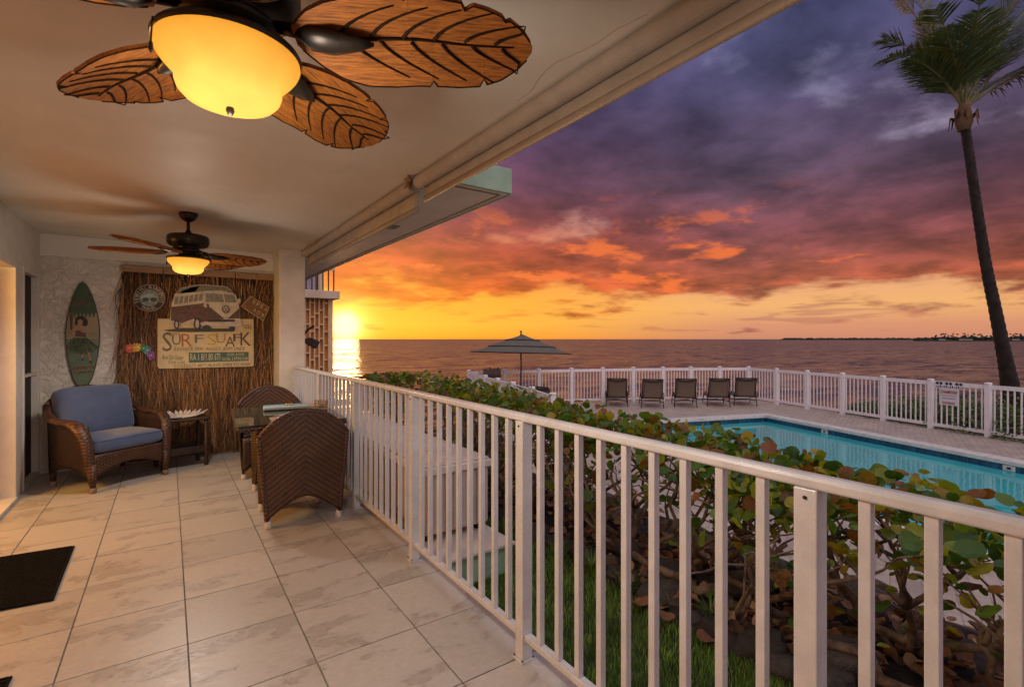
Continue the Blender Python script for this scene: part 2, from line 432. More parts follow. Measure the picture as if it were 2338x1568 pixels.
# back wall with textured stucco, beam above
def stucco():
    m = pm('stucco', (.70,.65,.56), .85, .05, 4)
    T = NT(m.node_tree); b = T.n['Principled BSDF']; tc = T.new('ShaderNodeTexCoord').outputs['Object']
    vo = T.new('ShaderNodeTexVoronoi', feature='SMOOTH_F1'); T.put(vo.inputs['Vector'], T.vm('ADD', tc, T.vm('SCALE', T.noise(tc, 9., 3., .6, out=1), .12)))
    vo.inputs['Scale'].default_value = 16.
    bn = T.new('ShaderNodeBump'); bn.inputs['Strength'].default_value = .75; bn.inputs['Distance'].default_value = .012
    h = T.add(T.ss(T.noise(tc, 13., 5., .65, .8), .42, .60), T.mul(vo.outputs[0], .35))
    T.put(bn.inputs['Height'], h); T.l.new(bn.outputs[0], b.inputs['Normal'])
    return m
M['stucco'] = stucco()
bwall = thing('end_wall', 'cream stucco end wall behind the thatch and the surfboard', 'wall', (0, BW, 0))
MB().box(LW-.2, 1.40, 0, .25, 0, 2.27).build('wall_face', 'stucco', bwall)
MB().box(LW-.2, 1.40, -.025, .25, 2.27, CEIL).build('beam', 'ceil', bwall, bevel=.006)
MB().box(LW, -.45, -.012, 0, 0, .055).build('skirting', 'trim', bwall)
col = thing('corner_column', 'square cream corner column where the railing ends', 'column', (1.255, 6.80, 0))
MB().box(-.145, .150, -.22, .24, 0, CEIL).build('shaft', 'trim', col, bevel=.008)
MB().box(-.155, .160, -.235, .24, 2.415, CEIL-.001).build('head', 'trim', col, bevel=.004)

# side wall: header, screen window, sliding door, lit room behind
swall = thing('side_wall', 'cream side wall with sliding door and narrow screened window', 'wall', (LW, 0, 0))
yw0, yw1 = onx(50, 1100, LW).y, onx(86, 1100, LW).y        # screen window
yj0 = onx(33, 1100, LW).y                                  # door jamb
MB().box(-.16, .010, -3.2, BW-.03, 2.08, CEIL).build('header', 'trim', swall)
MB().box(-.16, 0, yw1+.02, BW, 0, 2.08).build('wall_end', 'stucco', swall)
MB().box(-.16, .004, yj0, yw0, 0, 2.08).build('jamb', 'trim', swall, bevel=.004)
zt, zb, zm = 2.03, .045, onx(68, 856, LW).z
win = MB().box(-.10, .012, yw0+.001, yw0+.05, 0, zt+.049).box(-.10, .012, yw1-.03, yw1+.019, 0, zt+.049).box(-.10, .011, yw0+.05, yw1-.03, zt, zt+.049).box(-.10, .011, yw0+.05, yw1-.03, 0, zb).build('screen_window', 'trim', swall, bevel=.003)
MB().box(-.08, .006, yw0+.05, yw1-.03, zm-.012, zm+.012).build('crossbar', 'trim', win)
MB().box(-.06, -.045, yw0+.05, yw1-.03, zb, zt).build('insect_screen', pm('screen_mesh', (.022,.018,.015), .8, .1, 40, bump=.4, bscale=400), win)
door = MB().box(-.13, .018, yj0-.05, yj0-.002, 0, 2.079).box(-.13, .018, -1.2, yj0-.05, 2.02, 2.079).box(-.13, .03, -1.2, yj0-.05, .0, .03).build('sliding_door', 'trim', swall, bevel=.003)
def glass_mat():
    m = bpy.data.materials.new('door_glass'); m.use_nodes = True
    T = NT(m.node_tree); T.n.clear()
    fr = T.new('ShaderNodeFresnel'); fr.inputs[0].default_value = 1.45
    t = T.new('ShaderNodeBsdfTransparent'); t.inputs[0].default_value = (.95,.93,.88,1)
    g = T.new('ShaderNodeBsdfGlossy'); g.inputs['Roughness'].default_value = .02
    mx = T.new('ShaderNodeMixShader'); T.l.new(fr.outputs[0], mx.inputs[0]); T.l.new(t.outputs[0], mx.inputs[1]); T.l.new(g.outputs[0], mx.inputs[2])
    T.l.new(mx.outputs[0], T.new('ShaderNodeOutputMaterial').inputs[0]); return m
M['glass'] = glass_mat()
raw('pane', [(-.08,-1.2,.03),(-.08,yj0-.05,.03),(-.08,yj0-.05,2.02),(-.08,-1.2,2.02)], [(0,1,2,3)], 'glass', door)
room = thing('lit_room', 'warm lit room seen through the sliding door', 'room', (LW-.2, 3.0, 0))
M['roomw'] = pm('room_wall', (.82,.54,.17), .8, .05, 3)
MB().box(-3.2, -3.1, -4.5, 4.0, 0, CEIL).build('room_wall', 'roomw', room)
MB().box(-3.1, .04, 3.5, 3.6, 0, CEIL).build('room_wall', 'roomw', room)
MB().box(-3.1, .04, -4.6, -4.5, 0, CEIL).build('room_wall', 'roomw', room)
MB().box(-3.1, .0, -4.5, 3.5, -.1, -.01).build('room_floor', pm('room_floor', (.45,.30,.16), .4, .1, 6), room)
MB().box(-3.1, .0, -4.5, 3.5, CEIL, CEIL+.1).build('room_ceiling', 'roomw', room)
# curtain stack beside the jamb
mb = MB(); yc = yj0-.30-3.0
def cur(a, b): return (-.10+.035*math.sin(a*34)+.01*math.sin(a*81), yc+a*.24, .06+b*1.94)
mb.grid(cur, 60, 3); mb.build('curtain', pm('curtain', (.76,.50,.19), .85, .05, 20), room, smooth=True, solid=.004)
lamp = bpy.data.lights.new('room_lamp', 'POINT'); lamp.energy = 75; lamp.color = (1, .56, .13); lamp.shadow_soft_size = .25
lo = bpy.data.objects.new('room_lamp', lamp); COL.objects.link(lo); lo.location = (LW-1.3, 4.8, 1.9)
rl = thing('room_ceiling_lamp', 'round lamp hanging inside the lit room', 'lamp', (LW-1.3, 4.8, 2.15))
MB().lathe([(.05,.35),(.05,.30),(.012,.29),(.012,.12),(.16,.02),(.17,0)], 20, cap=False).build('shade', 'bronze', rl, smooth=True)

# door mats
for px_, lab in ((0, 'black ribbed doormat lying by the sliding door'), (1, 'second black doormat at the edge of the tiles, mostly out of view')):
    if px_ == 0: cs = [(-1.02, 3.63), (-.505, 3.575), (-.52, 4.43), (-1.04, 4.48)]
    else: cs = [(-1.00, 2.05), (-.54, 2.02), (-.53, 2.865), (-.99, 2.90)]
    mt = thing('door_mat', lab, 'mat', ((cs[0][0]+cs[2][0])/2, (cs[0][1]+cs[2][1])/2, .001))
    loc = [(x-mt.location.x, y-mt.location.y) for x, y in cs]
    MB().prism(loc, lambda u, v, w_: (u, v, w_), .001, .010).build('mat_body', 'rubber', mt, bevel=.004)
    mb = MB()
    for k in range(30):
        f = (k+.5)/30; a = Vector(loc[0]).lerp(Vector(loc[3]), f); b = Vector(loc[1]).lerp(Vector(loc[2]), f)
        a, b = a.lerp(b, .03), a.lerp(b, .97)
        mb.bar((a.x, a.y, .0115), (b.x, b.y, .0115), .012, .004)
    mb.build('ribs', 'rubber', mt)

# ------------------------------------------------------------------ railing
RX, P0, PS = 1.285, .58, 1.185
rail = thing('balcony_railing', 'pale metal balcony railing with square balusters along the tiled floor', 'railing', (RX, 0, 0))
top = []
for k in range(-3, 6):
    pass
prof = [(-.024,-.010),(-.024,.006),(-.019,.014),(-.010,.018),(.010,.018),(.019,.014),(.024,.006),(.024,-.010),(.020,-.015),(-.020,-.015)]
MB().prism(prof, lambda u, v, w_: (u, w_, 1.056+v), P0-3*PS, 6.575).build('top_rail', 'rail', rail, bevel=.004)
post_me = MB().box(-.027, .027, -.027, .027, .008, 1.041).mesh('post', 'rail')
plate_me = MB().box(-.038, .038, -.038, .038, 0, .008).mesh('base_plate', 'rail')
bolt_me = MB().lathe([(.0045,0),(.0045,.003),(.003,.0045),(.0005,.005)], 8).mesh('bolt', 'iron')
bal_me = MB().box(-.0125, .0125, -.0125, .0125, .118, 1.041).mesh('baluster', 'rail')
brail_me = MB().box(-.018, .018, .0272, PS-.0272, .092, .118).mesh('bottom_rail', 'rail')
def bev(o, w_=.003):
    k = o.modifiers.new('bevel', 'BEVEL'); k.width = w_; k.segments = 2; k.limit_method = 'ANGLE'; return o
for k in range(-3, 6):
    y = P0+k*PS
    p = bev(link('post', post_me, rail, (0, y, 0))); link('base_plate', plate_me, p)
    for bx_ in (-.030, .030):
        for by_ in (-.030, .030): link('bolt', bolt_me, p, (bx_, by_, .008))
    link('rail_screw', bolt_me, p, (-.0272, 0, 1.02), (0, R(-90), 0))
    if k < 5:
        bev(link('bottom_rail', brail_me, rail, (0, y, 0)))
        for i in range(1, 10):
            bev(link('baluster', bal_me, rail, (rnd.uniform(-.001, .001), y+PS*i/10, 0)), .002)

# ------------------------------------------------------------------ roller shades under the slab edge
def shade(y0, y1, zh, label):
    t = thing('roller_shade', label, 'shade', (1.385, (y0+y1)/2, CEIL), 0, 'roller shades under the slab edge')
    h = (y1-y0)/2
    MB().tube([(0,-h,-.046), (0,h,-.046)], .044, 22).build('roller_tube', 'fabric', t, smooth=False)
    def fn(a, b): return (.036+.003*math.sin(a*9), -h+.015+a*(2*h-.03), -.045+(zh-CEIL+.045)*b)
    MB().grid(fn, 30, 3).build('shade_cloth', 'fabric', t, smooth=True, solid=.002)
    MB().tube([(.036,-h+.01,zh-CEIL), (.036,h-.01,zh-CEIL)], .013, 12, rb=.022).build('hem_bar', 'alu', t, smooth=True)
    for s in (-1, 1): MB().box(-.038, .045, s*h-.006+s*.008, s*h+.006+s*.008, -.085, -.001).build('bracket', 'alu', t)
shade(-3.0, 3.10, 2.345, 'rolled beige mesh shade running from the bracket past the big fan')
shade(3.19, 6.52, 2.30, 'rolled beige mesh shade between the bracket and the corner column')
# dried starfish tucked on the bracket between the shades
sf = thing('dried_starfish', 'small dried tan starfish hung on the bracket between the shades', 'starfish', (1.335, 3.145, 2.462))
mb = MB()
for k in range(5):
    a = R(90+72*k+14); mb.tube([(0,0,0), (.012*math.cos(a)*0-.008, .035*math.cos(a), .035*math.sin(a)), (-.018, .062*math.cos(a), .055*math.sin(a)-.005)], [.014,.011,.003], 6)
mb.build('arms', pm('starfish', (.34,.20,.09), .9, .2, 60, bump=.8), sf, smooth=True)

# ------------------------------------------------------------------ slab of the upper balcony outside
ub = thing('upper_balcony', 'upper balcony slab with green fascia and pale underside', 'balcony', (1.42, 3.05, 2.48))
poly = [(0.0,0.0),(.665,0.0),(.625,3.0),(.615,10.8),(0.0,10.8)]
MB().prism(poly, lambda u, v, w_: (u, v, w_), 0.0, .172).build('slab', 'slabw', ub, bevel=.004)
MB().box(-.01, .672, -.028, -.002, -.004, .178).build('fascia', 'green', ub, bevel=.003)
MB().bar((.676, 0, .087), (.637, 3.0, .087), .022, .18).build('fascia', 'green', ub)
MB().bar((.637, 3.0, .087), (.627, 10.8, .087), .022, .18).build('fascia', 'green', ub)
mb = MB(); mb.bar((.615,.06,-.004), (.58,3.0,-.004), .012, .008).bar((.58,3.0,-.004), (.57,10.8,-.004), .012, .008).bar((.0,.055,-.004), (.615,.055,-.004), .012, .008)
mb.build('drip_groove', 'concrete', ub)
MB().box(.30, .40, 1.45, 1.62, -.006, 0).build('vent', 'concrete', ub)
for k in range(9):
    MB().box(.46-.003, .46+.022, .03+k*.13, .05+k*.13, .178, 1.1).build('baluster', 'rail', ub)
MB().box(.45, .50, .0, 1.2, 1.1, 1.14).build('handrail', 'rail', ub)

# flood light fixed to the outer face of the column
fl = thing('flood_light', 'dark flood light on an arm fixed to the outside of the corner column', 'lamp', (1.406, 6.78, 1.42))
MB().box(.0, .03, -.04, .04, -.10, .14).build('wall_plate', 'iron', fl, bevel=.004)
MB().tube([(.02,0,.02), (.07,0,.10), (.15,-.01,.15)], .014, 8).build('arm', 'iron', fl)
MB().prism([(.02,-.02),(.10,-.0),(.215,-.055),(.165,-.145),(.05,-.075)], lambda u, v, w_: (u, w_, v), -.06, .06).build('lamp_head', 'iron', fl, bevel=.006)
# ================================================================== fans
def wood_mat():
    m = bpy.data.materials.new('carved_wood'); m.use_nodes = True
    T = NT(m.node_tree); b = T.n['Principled BSDF']; tc = T.new('ShaderNodeTexCoord').outputs['Object']
    g = T.noise(T.scl(tc, 3.2, 34., 8.), 4.5, 6., .65, .4)
    f = T.noise(T.scl(tc, 9., 160., 20.), 3., 3., .6)
    x, y, z = T.sep(tc)[:3]
    c = T.ramp(g, [(.28, (.070,.020,.004,1)), (.5, (.29,.088,.011,1)), (.72, (.44,.150,.020,1))])
    c = T.mix(T.ss(f, .56, .70), c, (.05,.016,.006,1))
    T.put(b.inputs['Base Color'], c); b.inputs['Roughness'].default_value = .62; b.inputs['Specular IOR Level'].default_value = .3
    bn = T.new('ShaderNodeBump'); bn.inputs['Strength'].default_value = .35; bn.inputs['Distance'].default_value = .003
    T.put(bn.inputs['Height'], f); T.l.new(bn.outputs[0], b.inputs['Normal']); return m
M['wood'] = wood_mat()
M['vein'] = pm('burnt_vein', (.028,.011,.004), .9, .3, 30, spec=.1)
def bowl_mat():
    m = bpy.data.materials.new('amber_glass'); m.use_nodes = True
    T = NT(m.node_tree); T.n.clear()
    tc = T.new('ShaderNodeTexCoord').outputs['Object']; x, y, z = T.sep(tc)[:3]
    lw = T.new('ShaderNodeLayerWeight'); lw.inputs[0].default_value = .35
    n = T.noise(tc, 7., 3., .5)
    low = T.mr(z, -.060, -.19)
    c = T.mix(low, (.90,.36,.030,1), (1.0,.52,.10,1))
    c = T.mix(T.mul(lw.outputs['Facing'], .35), c, (.70,.25,.02,1))
    e = T.new('ShaderNodeEmission'); T.put(e.inputs[0], c); T.put(e.inputs[1], T.mul(T.mr(n, .3, .7, .33, .42), T.mr(low, 0, 1, .95, 1.75)))
    t = T.new('ShaderNodeBsdfTransparent'); t.inputs[0].default_value = (1, .95, .86, 1)
    g = T.new('ShaderNodeBsdfGlossy'); g.inputs['Roughness'].default_value = .25; g.inputs[0].default_value = (1,.85,.6,1)
    m1 = T.new('ShaderNodeMixShader'); m1.inputs[0].default_value = .0; T.l.new(e.outputs[0], m1.inputs[1]); T.l.new(t.outputs[0], m1.inputs[2])
    m2 = T.new('ShaderNodeMixShader'); m2.inputs[0].default_value = .0; T.l.new(m1.outputs[0], m2.inputs[1]); T.l.new(g.outputs[0], m2.inputs[2])
    T.l.new(m2.outputs[0], T.new('ShaderNodeOutputMaterial').inputs[0]); return m
M['bowl'] = bowl_mat()

M['glaremask'] = pm('glare_mask', (.0006,.0004,.0002), .95, .1, 20, spec=0.)
def blade_outline():
    hw = [(0,.030),(.03,.055),(.08,.088),(.16,.120),(.27,.143),(.40,.152),(.55,.150),(.68,.142),(.79,.126),(.88,.100),(.945,.066),(.985,.030),(1.0,.006)]
    up, lo = [], []
    def interp(s):
        for (a, b), (c_, d) in zip(hw, hw[1:]):
            if a <= s <= c_: return b+(d-b)*(s-a)/(c_-a)
    ss = [i/60 for i in range(61)]
    for s in ss:
        u = interp(s); v = interp(s)
        # torn notches of the leaf
        for ns, dp, wd in ((.46,.024,.020),(.70,.026,.018),(.86,.018,.014)):
            if ns-.001 <= s < ns+wd: v -= dp*(1-(s-ns)/wd*.6)
        for ns, dp, wd in ((.56,.020,.018),(.80,.020,.014)):
            if ns-.001 <= s < ns+wd: u -= dp*(1-(s-ns)/wd*.6)
        up.append((.15+s*.60, u+.008*math.sin(s*9))); lo.append((.15+s*.60, -v+.006*math.sin(s*7+1)))
    return up+lo[::-1]
BO = blade_outline()
def camber(u, v, w_): return (u, v, w_ - 1.1*v*v + .03*math.sin((u-.15)*3.0))
def blade_mesh():
    mb = MB(); n = len(BO)//2
    vs, fs = [], []
    for w_ in (0.0, .009):
        for i in range(n):
            a, b = BO[i], BO[len(BO)-1-i]
            for j in range(7):
                f = j/6; vs.append(camber(a[0]+(b[0]-a[0])*f, a[1]+(b[1]-a[1])*f, w_))
    for k in range(2):
        for i in range(n-1):
            for j in range(6):
                q0 = k*n*7+i*7+j; fs.append((q0, q0+1, q0+8, q0+7))
    for i in range(n-1):
        for j in (0, 6):
            q0 = i*7+j; fs.append((q0, q0+7, q0+7+n*7, q0+n*7))
    for i in (0, n-1):
        for j in range(6):
            q0 = i*7+j; fs.append((q0, q0+1, q0+1+n*7, q0+n*7))
    mb._add(vs, fs); return mb.mesh('blade', 'wood', False)
def vein_mesh():
    mb = MB()
    mid = [(.20+i*.05, .004*math.sin(i)) for i in range(11)]
    P = lambda u, v, k=-.0015: camber(u, v, k)
    mb.tube([P(u, v) for u, v in mid], [.0055*(1-i/12)+.001 for i in range(11)], 5)
    for s in (-1, 1):
        for i in range(6):
            u0 = .26+i*.078+(.02 if s > 0 else 0); L = (.125 if i < 4 else .085)
            pts = []
            for k in range(7):
                f = k/6; pts.append(P(min(.72, u0+.115*f**1.5+.03*f), s*(.006+L*f*(1-.12*f))))
            mb.tube(pts, [.0042*(1-f/7.5)+.0008 for f in range(7)], 5)
    return mb.mesh('veins', 'vein', True)
BLADE, VEIN = blade_mesh(), vein_mesh()
# carved edge line
mb = MB(); mb.tube([camber(u, v*.985, -.001) for u, v in BO[1:60]], .0022, 4, cap=True); mb.tube([camber(u, v*.985, -.001) for u, v in BO[62:-1]], .0022, 4)
EDGE = mb.mesh('edge_line', 'vein', True)
mb = MB(); mb.tube([(.10,0,.02), (.16,0,.012), (.19,0,-.006), (.24,0,-.010), (.31,0,-.007), (.345,0,-.004)], [.016,.022,.036,.040,.022,.004], 12, rb=[.012,.014,.016,.016,.010,.003])
IRON = mb.mesh('blade_iron', 'bronze', True)

def fan(loc, angles, label, power, tilt=None, glow_=.38):
    t = thing('ceiling_fan', label, 'ceiling fan', (loc[0], loc[1], 2.16), 0, 'ceiling fans')
    MB().lathe([(.012,.338),(.072,.338),(.070,.318),(.055,.285),(.030,.268),(.014,.262)], 28).build('canopy', 'bronze', t, smooth=True)
    MB().lathe([(.0125,.265),(.0125,.19)], 14).build('downrod', 'bronze', t, smooth=True)
    MB().lathe([(.014,.195),(.020,.18),(.034,.158),(.038,.148),(.120,.148),(.150,.140),(.160,.122),(.160,.078),(.150,.060),(.135,.048),(.085,.040),(.085,.018),(.110,.014),(.110,-.004),(.070,-.008),(.07,-.03)], 40).build('motor_housing', 'bronze', t, smooth=True)
    f = MB().lathe([(.070,-.010),(.072,-.036),(.125,-.042),(.158,-.050),(.163,-.058),(.161,-.067),(.150,-.071),(.145,-.066)], 44, cap=False).build('fitter', 'bronze', t, smooth=True)
    MB().lathe([(.153,-.062),(.158,-.067),(.159,-.075),(.154,-.087),(.144,-.101),(.131,-.115),(.121,-.126),(.116,-.136),(.116,-.148),(.111,-.163),(.098,-.177),(.076,-.186),(.048,-.191),(.020,-.193),(.002,-.1935)], 56, c=(0,0,.0), cap=False).build('light_bowl', 'bowl', t, smooth=True)
    MB().lathe([(.002,-.052),(.138,-.056),(.138,-.060),(.002,-.060)], 36, cap=False).build('glare_mask', M['glaremask'], t)  # black disc added inside the bowl to hide the brightly lit hub
    MB().lathe([(.002,.012),(.008,.010),(.010,0),(.006,-.010),(.002,-.012)], 12, c=(0,0,-.201)).build('finial', 'bronze', t, smooth=True)
    a = R(200)
    MB().tube([(.163*math.cos(a), .163*math.sin(a), -.055), (.166*math.cos(a), .166*math.sin(a), -.11)], .0018, 6).lathe([(.001,.014),(.004,.008),(.005,-.008),(.001,-.014)], 8, c=(.166*math.cos(a), .166*math.sin(a), -.122)).build('pull_chain', 'bronze', t)
    for i, an in enumerate(angles):
        b = link('blade', BLADE, t, (0, 0, .0), (R(-12), R(2.0 if not tilt else tilt[i]), R(an)))
        link('veins', VEIN, b); link('edge_line', EDGE, b); link('blade_iron', IRON, b)
    L = bpy.data.lights.new('fan_bulb', 'SPOT'); L.spot_size = R(172); L.spot_blend = .5; L.energy = power; L.color = (1, .93, .85); L.shadow_soft_size = .06
    lo = bpy.data.objects.new('fan_bulb', L); COL.objects.link(lo); lo.location = (loc[0], loc[1], 2.16-.280)
    # glow that reaches the blades and the ceiling
    L2 = bpy.data.lights.new('fan_bulb_glow', 'POINT'); L2.energy = power*glow_; L2.color = (1, .92, .82); L2.shadow_soft_size = .13
    l2 = bpy.data.objects.new('fan_bulb_glow', L2); COL.objects.link(l2); l2.location = (loc[0], loc[1], 2.16-.345)
    return t
fan((.124, 1.394), [-28, 43.5, 115.5, 187, 259], 'large ceiling fan with leaf-shaped blades over the bare tiles', 17)
fan((.141, 5.18), [157, 232, 28, 54, 92], 'smaller looking ceiling fan with leaf-shaped blades in front of the thatch', 17.5, [1, 3, 2, 5, 2], .16)

# ================================================================== thatch panel and wall decor
TX0, TX1 = -.424, 1.10
th = thing('thatch_panel', 'brown grass thatch panel with bamboo strip along its top', 'thatch panel', (0, BW, 0))
def thatch_mat():
    m = bpy.data.materials.new('thatch'); m.use_nodes = True
    T = NT(m.node_tree); b = T.n['Principled BSDF']
    g = T.new('ShaderNodeNewGeometry').outputs['Random Per Island']
    c = T.ramp(g, [(0, (.028,.011,.004,1)), (.40, (.105,.043,.013,1)), (.75, (.22,.096,.030,1)), (1, (.46,.24,.09,1))])
    T.put(b.inputs['Base Color'], c); b.inputs['Roughness'].default_value = .55; return m
M['thatch'] = thatch_mat()
vs, fs = [], []
r2 = random.Random(3)
for i in range(8200):
    x = r2.uniform(TX0-.01, TX1+.012); z1 = r2.uniform(.15, 2.19); L = r2.uniform(.22, .75); z0 = max(.02, z1-L)
    if z1-z0 < .08: continue
    y = -.012-.045*r2.random()**1.6; lean = r2.gauss(0, .05); wv = r2.gauss(0, .018); wd = r2.uniform(.0022, .0052)
    k = len(vs); sg_ = 4
    for j in range(sg_+1):
        f = j/sg_; xx = x+lean*f*(z1-z0)/.5+wv*math.sin(f*5); zz = z1+(z0-z1)*f; yy = y-.016*math.sin(f*2.4)-.010*f
        h = wd*(1-.75*f**2); tw = .6*math.sin(i)
        vs += [(xx-h*math.cos(tw), yy-h*math.sin(tw), zz), (xx+h*math.cos(tw), yy+h*math.sin(tw), zz)]
    fs += [(k+2*j, k+2*j+1, k+2*j+3, k+2*j+2) for j in range(sg_)]
o = raw('thatch_strands', vs, fs, 'thatch', th); tag(o, kind='stuff')
MB().box(TX0, TX1, -.012, -.001, .02, 2.20).build('backing', pm('thatch_backing', (.05,.022,.009), .9, .3, 40, stretch=(4,1,.3)), th)
xs = [TX0-.012, -.05, .34, .68, .92, TX1+.01]
for a, b in zip(xs, xs[1:]):
    bm_ = MB().box(a+.002, b-.002, -.075, -.045, 2.150, 2.226).build('bamboo_strip', 'bamboo', th, bevel=.008)
    MB().lathe([(.007,0),(.006,.003),(.001,.004)], 10).build('nail', 'iron', bm_, loc=(a+.03, -.0752, 2.188), rot=(R(90), 0, 0))

# pictures of the wall crop, scaled to wall metres
def WP(cx, cy, y=BW-.07):
    p = ony((400+cx/3.136)/1.6431, (950+cy/3.136)/1.6431, y); return (p.x, p.z)
def relief(parent, poly, y0, th_, mat, name, bevel=0.):
    """thin raised print on the wall: poly in wall x,z relative to the parent"""
    lx, ly, lz = parent.location
    mb = MB().prism([(x-lx, z-lz) for x, z in poly], lambda u, v, w_: (u, w_-ly, v), y0, y0-th_)
    return mb.build(name, mat, parent, bevel=bevel)
def ell(cx, cy, rx, ry, n=28, a0=0, a1=360): return [WP(cx+rx*math.cos(R(a0+(a1-a0)*i/(n-1 if a1-a0 < 360 else n))), cy+ry*math.sin(R(a0+(a1-a0)*i/(n-1 if a1-a0 < 360 else n)))) for i in range(n)]
def P_(name, c, rough=.6, var=.14, sc_=18., c2=None): return pm(name, c, rough, var, sc_, base2=c2)
YB = BW-.085
# --- painted board with the camper van
bx, bz = WP(1160, 1350)
bd = thing('painted_board_sign', 'weathered cream board sign with a rusty camper van cut-out above it', 'sign', (bx, YB, bz), 0)
PC = P_('board_cream', (.52,.40,.21), .6, .1, 6., (.42,.33,.18))
relief(bd, [WP(*p) for p in ((598,770),(1160,768),(1725,775),(1728,1322),(1700,1330),(1150,1345),(622,1357),(597,1335))], YB, .016, PC, 'board', .003)
y = YB-.0165
relief(bd, [WP(*p) for p in ((660,905),(900,878),(1500,885),(1490,921),(1000,928),(740,921))], y, .002, P_('print_shadow', (.05,.045,.02)), 'printed_shadow')
vy = YB-.014
vw, vr = P_('van_white', (.50,.44,.36)), P_('van_rust', (.13,.055,.03), .6, .3, 30., (.05,.04,.045))
vgl, vgr = P_('van_glass', (.20,.19,.15), .5, .2, 40.), P_('van_roof', (.16,.16,.11), .6, .2, 30.)
vblk, vgrey = P_('van_black', (.03,.025,.022)), P_('van_chrome', (.46,.41,.36))
van = relief(bd, [WP(*p) for p in ((745,818),(748,690),(768,590),(800,480),(880,412),(1000,380),(1150,370),(1400,392),(1458,430),(1480,472),(1512,490),(1542,580),(1556,640),(1562,770),(1582,790),(1580,852),(1500,866),(1100,852),(1010,832),(880,826),(770,830),(735,822))], vy, .014, vw, 'van_cutout', .002)
vy -= .0145
def vp(poly, m, name, k=.002): return relief(bd, [WP(*p) for p in poly], vy, k, m, name)
vp(((805,480),(885,418),(1000,388),(1150,378),(1395,400),(1450,435),(1470,470),(1330,440),(1180,445),(1050,462)), vgr, 'van_roof')
vp(((880,450),(1000,405),(1090,392),(1040,455),(870,478)), P_('van_rack', (.07,.075,.05)), 'roof_window')
vp(((760,635),(1150,588),(1215,640),(1385,772),(1190,802),(1100,815),(1020,772),(880,822),(755,790)), vr, 'van_side')
vp(((1552,650),(1558,768),(1415,772)), vr, 'van_front_corner')
vp(((1166,474),(1355,484),(1378,578),(1160,574)), vgl, 'windshield_pane'); vp(((1370,486),(1498,494),(1524,582),(1394,580)), vgl, 'windshield_pane')
for i in range(6):
    a = 785+i*57; vp(((a+6,606-i*8),(a+22,520-i*7),(a+70-10,512-i*6.5),(a+52,598-i*8)), vgl, 'side_window')
for cx, cy, rx, ry in ((822,838,32,54),(1066,832,46,76),(1468,888,38,34),(1172,880,50,36)):
    relief(bd, ell(cx, cy, rx, ry, 20), vy, .003, vblk, 'wheel')
for cx, cy, rx, ry in ((822,838,16,34),(1062,832,22,48)): relief(bd, ell(cx, cy, rx, ry, 16), vy-.0032, .001, vgrey, 'hub_cap')
vp(((1098,818),(1190,800),(1575,795),(1582,850),(1490,862),(1280,852),(1100,838)), vgrey, 'bumper', .004)
vp(((1185,782),(1500,780),(1500,806),(1185,810)), vblk, 'grille_bar', .005)
relief(bd, ell(1170, 612, 34, 28, 18), vy-.002, .002, vgrey, 'headlight'); relief(bd, ell(1186, 618, 16, 22, 14), vy-.0042, .001, vr, 'lamp_ring')
relief(bd, ell(1250, 720, 42, 28, 18), vy-.002, .001, P_('van_badge', (.09,.06,.045)), 'fog_lamp')
relief(bd, ell(1552, 565, 20, 32, 14), vy, .002, vgrey, 'mirror')
# round emblem on the nose: ring with a V over a W
oc, oi = ell(1398, 662, 46, 46, 30), ell(1398, 662, 38, 38, 30)
mb = MB(); lx, ly, lz = bd.location
vv = [(x-lx, vy-.002-ly, z-lz) for x, z in oc]+[(x-lx, vy-.002-ly, z-lz) for x, z in oi]
mb._add(vv, [(i, (i+1) % 30, 30+(i+1) % 30, 30+i) for i in range(30)])
def stroke(pts, wd):
    for (a, b) in zip(pts, pts[1:]):
        pa, pb = WP(*a), WP(*b); mb.bar((pa[0]-lx, vy-.002-ly, pa[1]-lz), (pb[0]-lx, vy-.002-ly, pb[1]-lz), wd, .0015, up=(0,1,0))
stroke([(1378,628),(1398,664),(1418,628)], .006); stroke([(1362,650),(1380,692),(1398,668),(1416,692),(1434,650)], .006)
mb.build('emblem', vblk, bd)
# lettering
inks = {'taupe': P_('ink_taupe', (.12,.095,.06)), 'orange': P_('ink_orange', (.36,.10,.03)), 'yellow': P_('ink_yellow', (.46,.30,.04)), 'ochre': P_('ink_ochre', (.36,.19,.04)), 'brown': P_('ink_brown', (.10,.055,.035)), 'pale': P_('ink_pale', (.52,.46,.33)), 'green': P_('ink_green', (.055,.10,.055))}
def glyph(parent, s, cx, cy, hpx, ink, yy, wpx=None, rot=0., shear=0., fn=WP, k=.0012, name='lettering'):
    """letters whose capitals stand hpx crop pixels tall, optionally stretched to wpx wide"""
    me = text_mesh(s, 1.0, 0.0, ink, shear=shear, name=name)
    xs_ = [v.co.x for v in me.vertices]; ys_ = [v.co.y for v in me.vertices]
    if not xs_: return
    w0, h0 = max(xs_)-min(xs_), max(ys_)-min(ys_); mx, my = (max(xs_)+min(xs_))/2, (max(ys_)+min(ys_))/2
    c0, c1, c2 = fn(cx, cy), fn(cx+100, cy), fn(cx, cy-100)
    H = hpx*math.hypot(c2[0]-c0[0], c2[1]-c0[1])/100; Wd = (wpx*math.hypot(c1[0]-c0[0], c1[1]-c0[1])/100) if wpx else w0*H/h0
    for v in me.vertices:
        v.co.x = (v.co.x-mx)*Wd/w0; v.co.y = (v.co.y-my)*H/h0
    sl_ = math.atan2(c1[1]-c0[1], c1[0]-c0[0])
    pl_ = parent.location
    return link(name, me, parent, (c0[0]-pl_.x, yy-pl_.y, c0[1]-pl_.z), (R(90), R(rot)-sl_*0, 0))
yt = YB-.0185
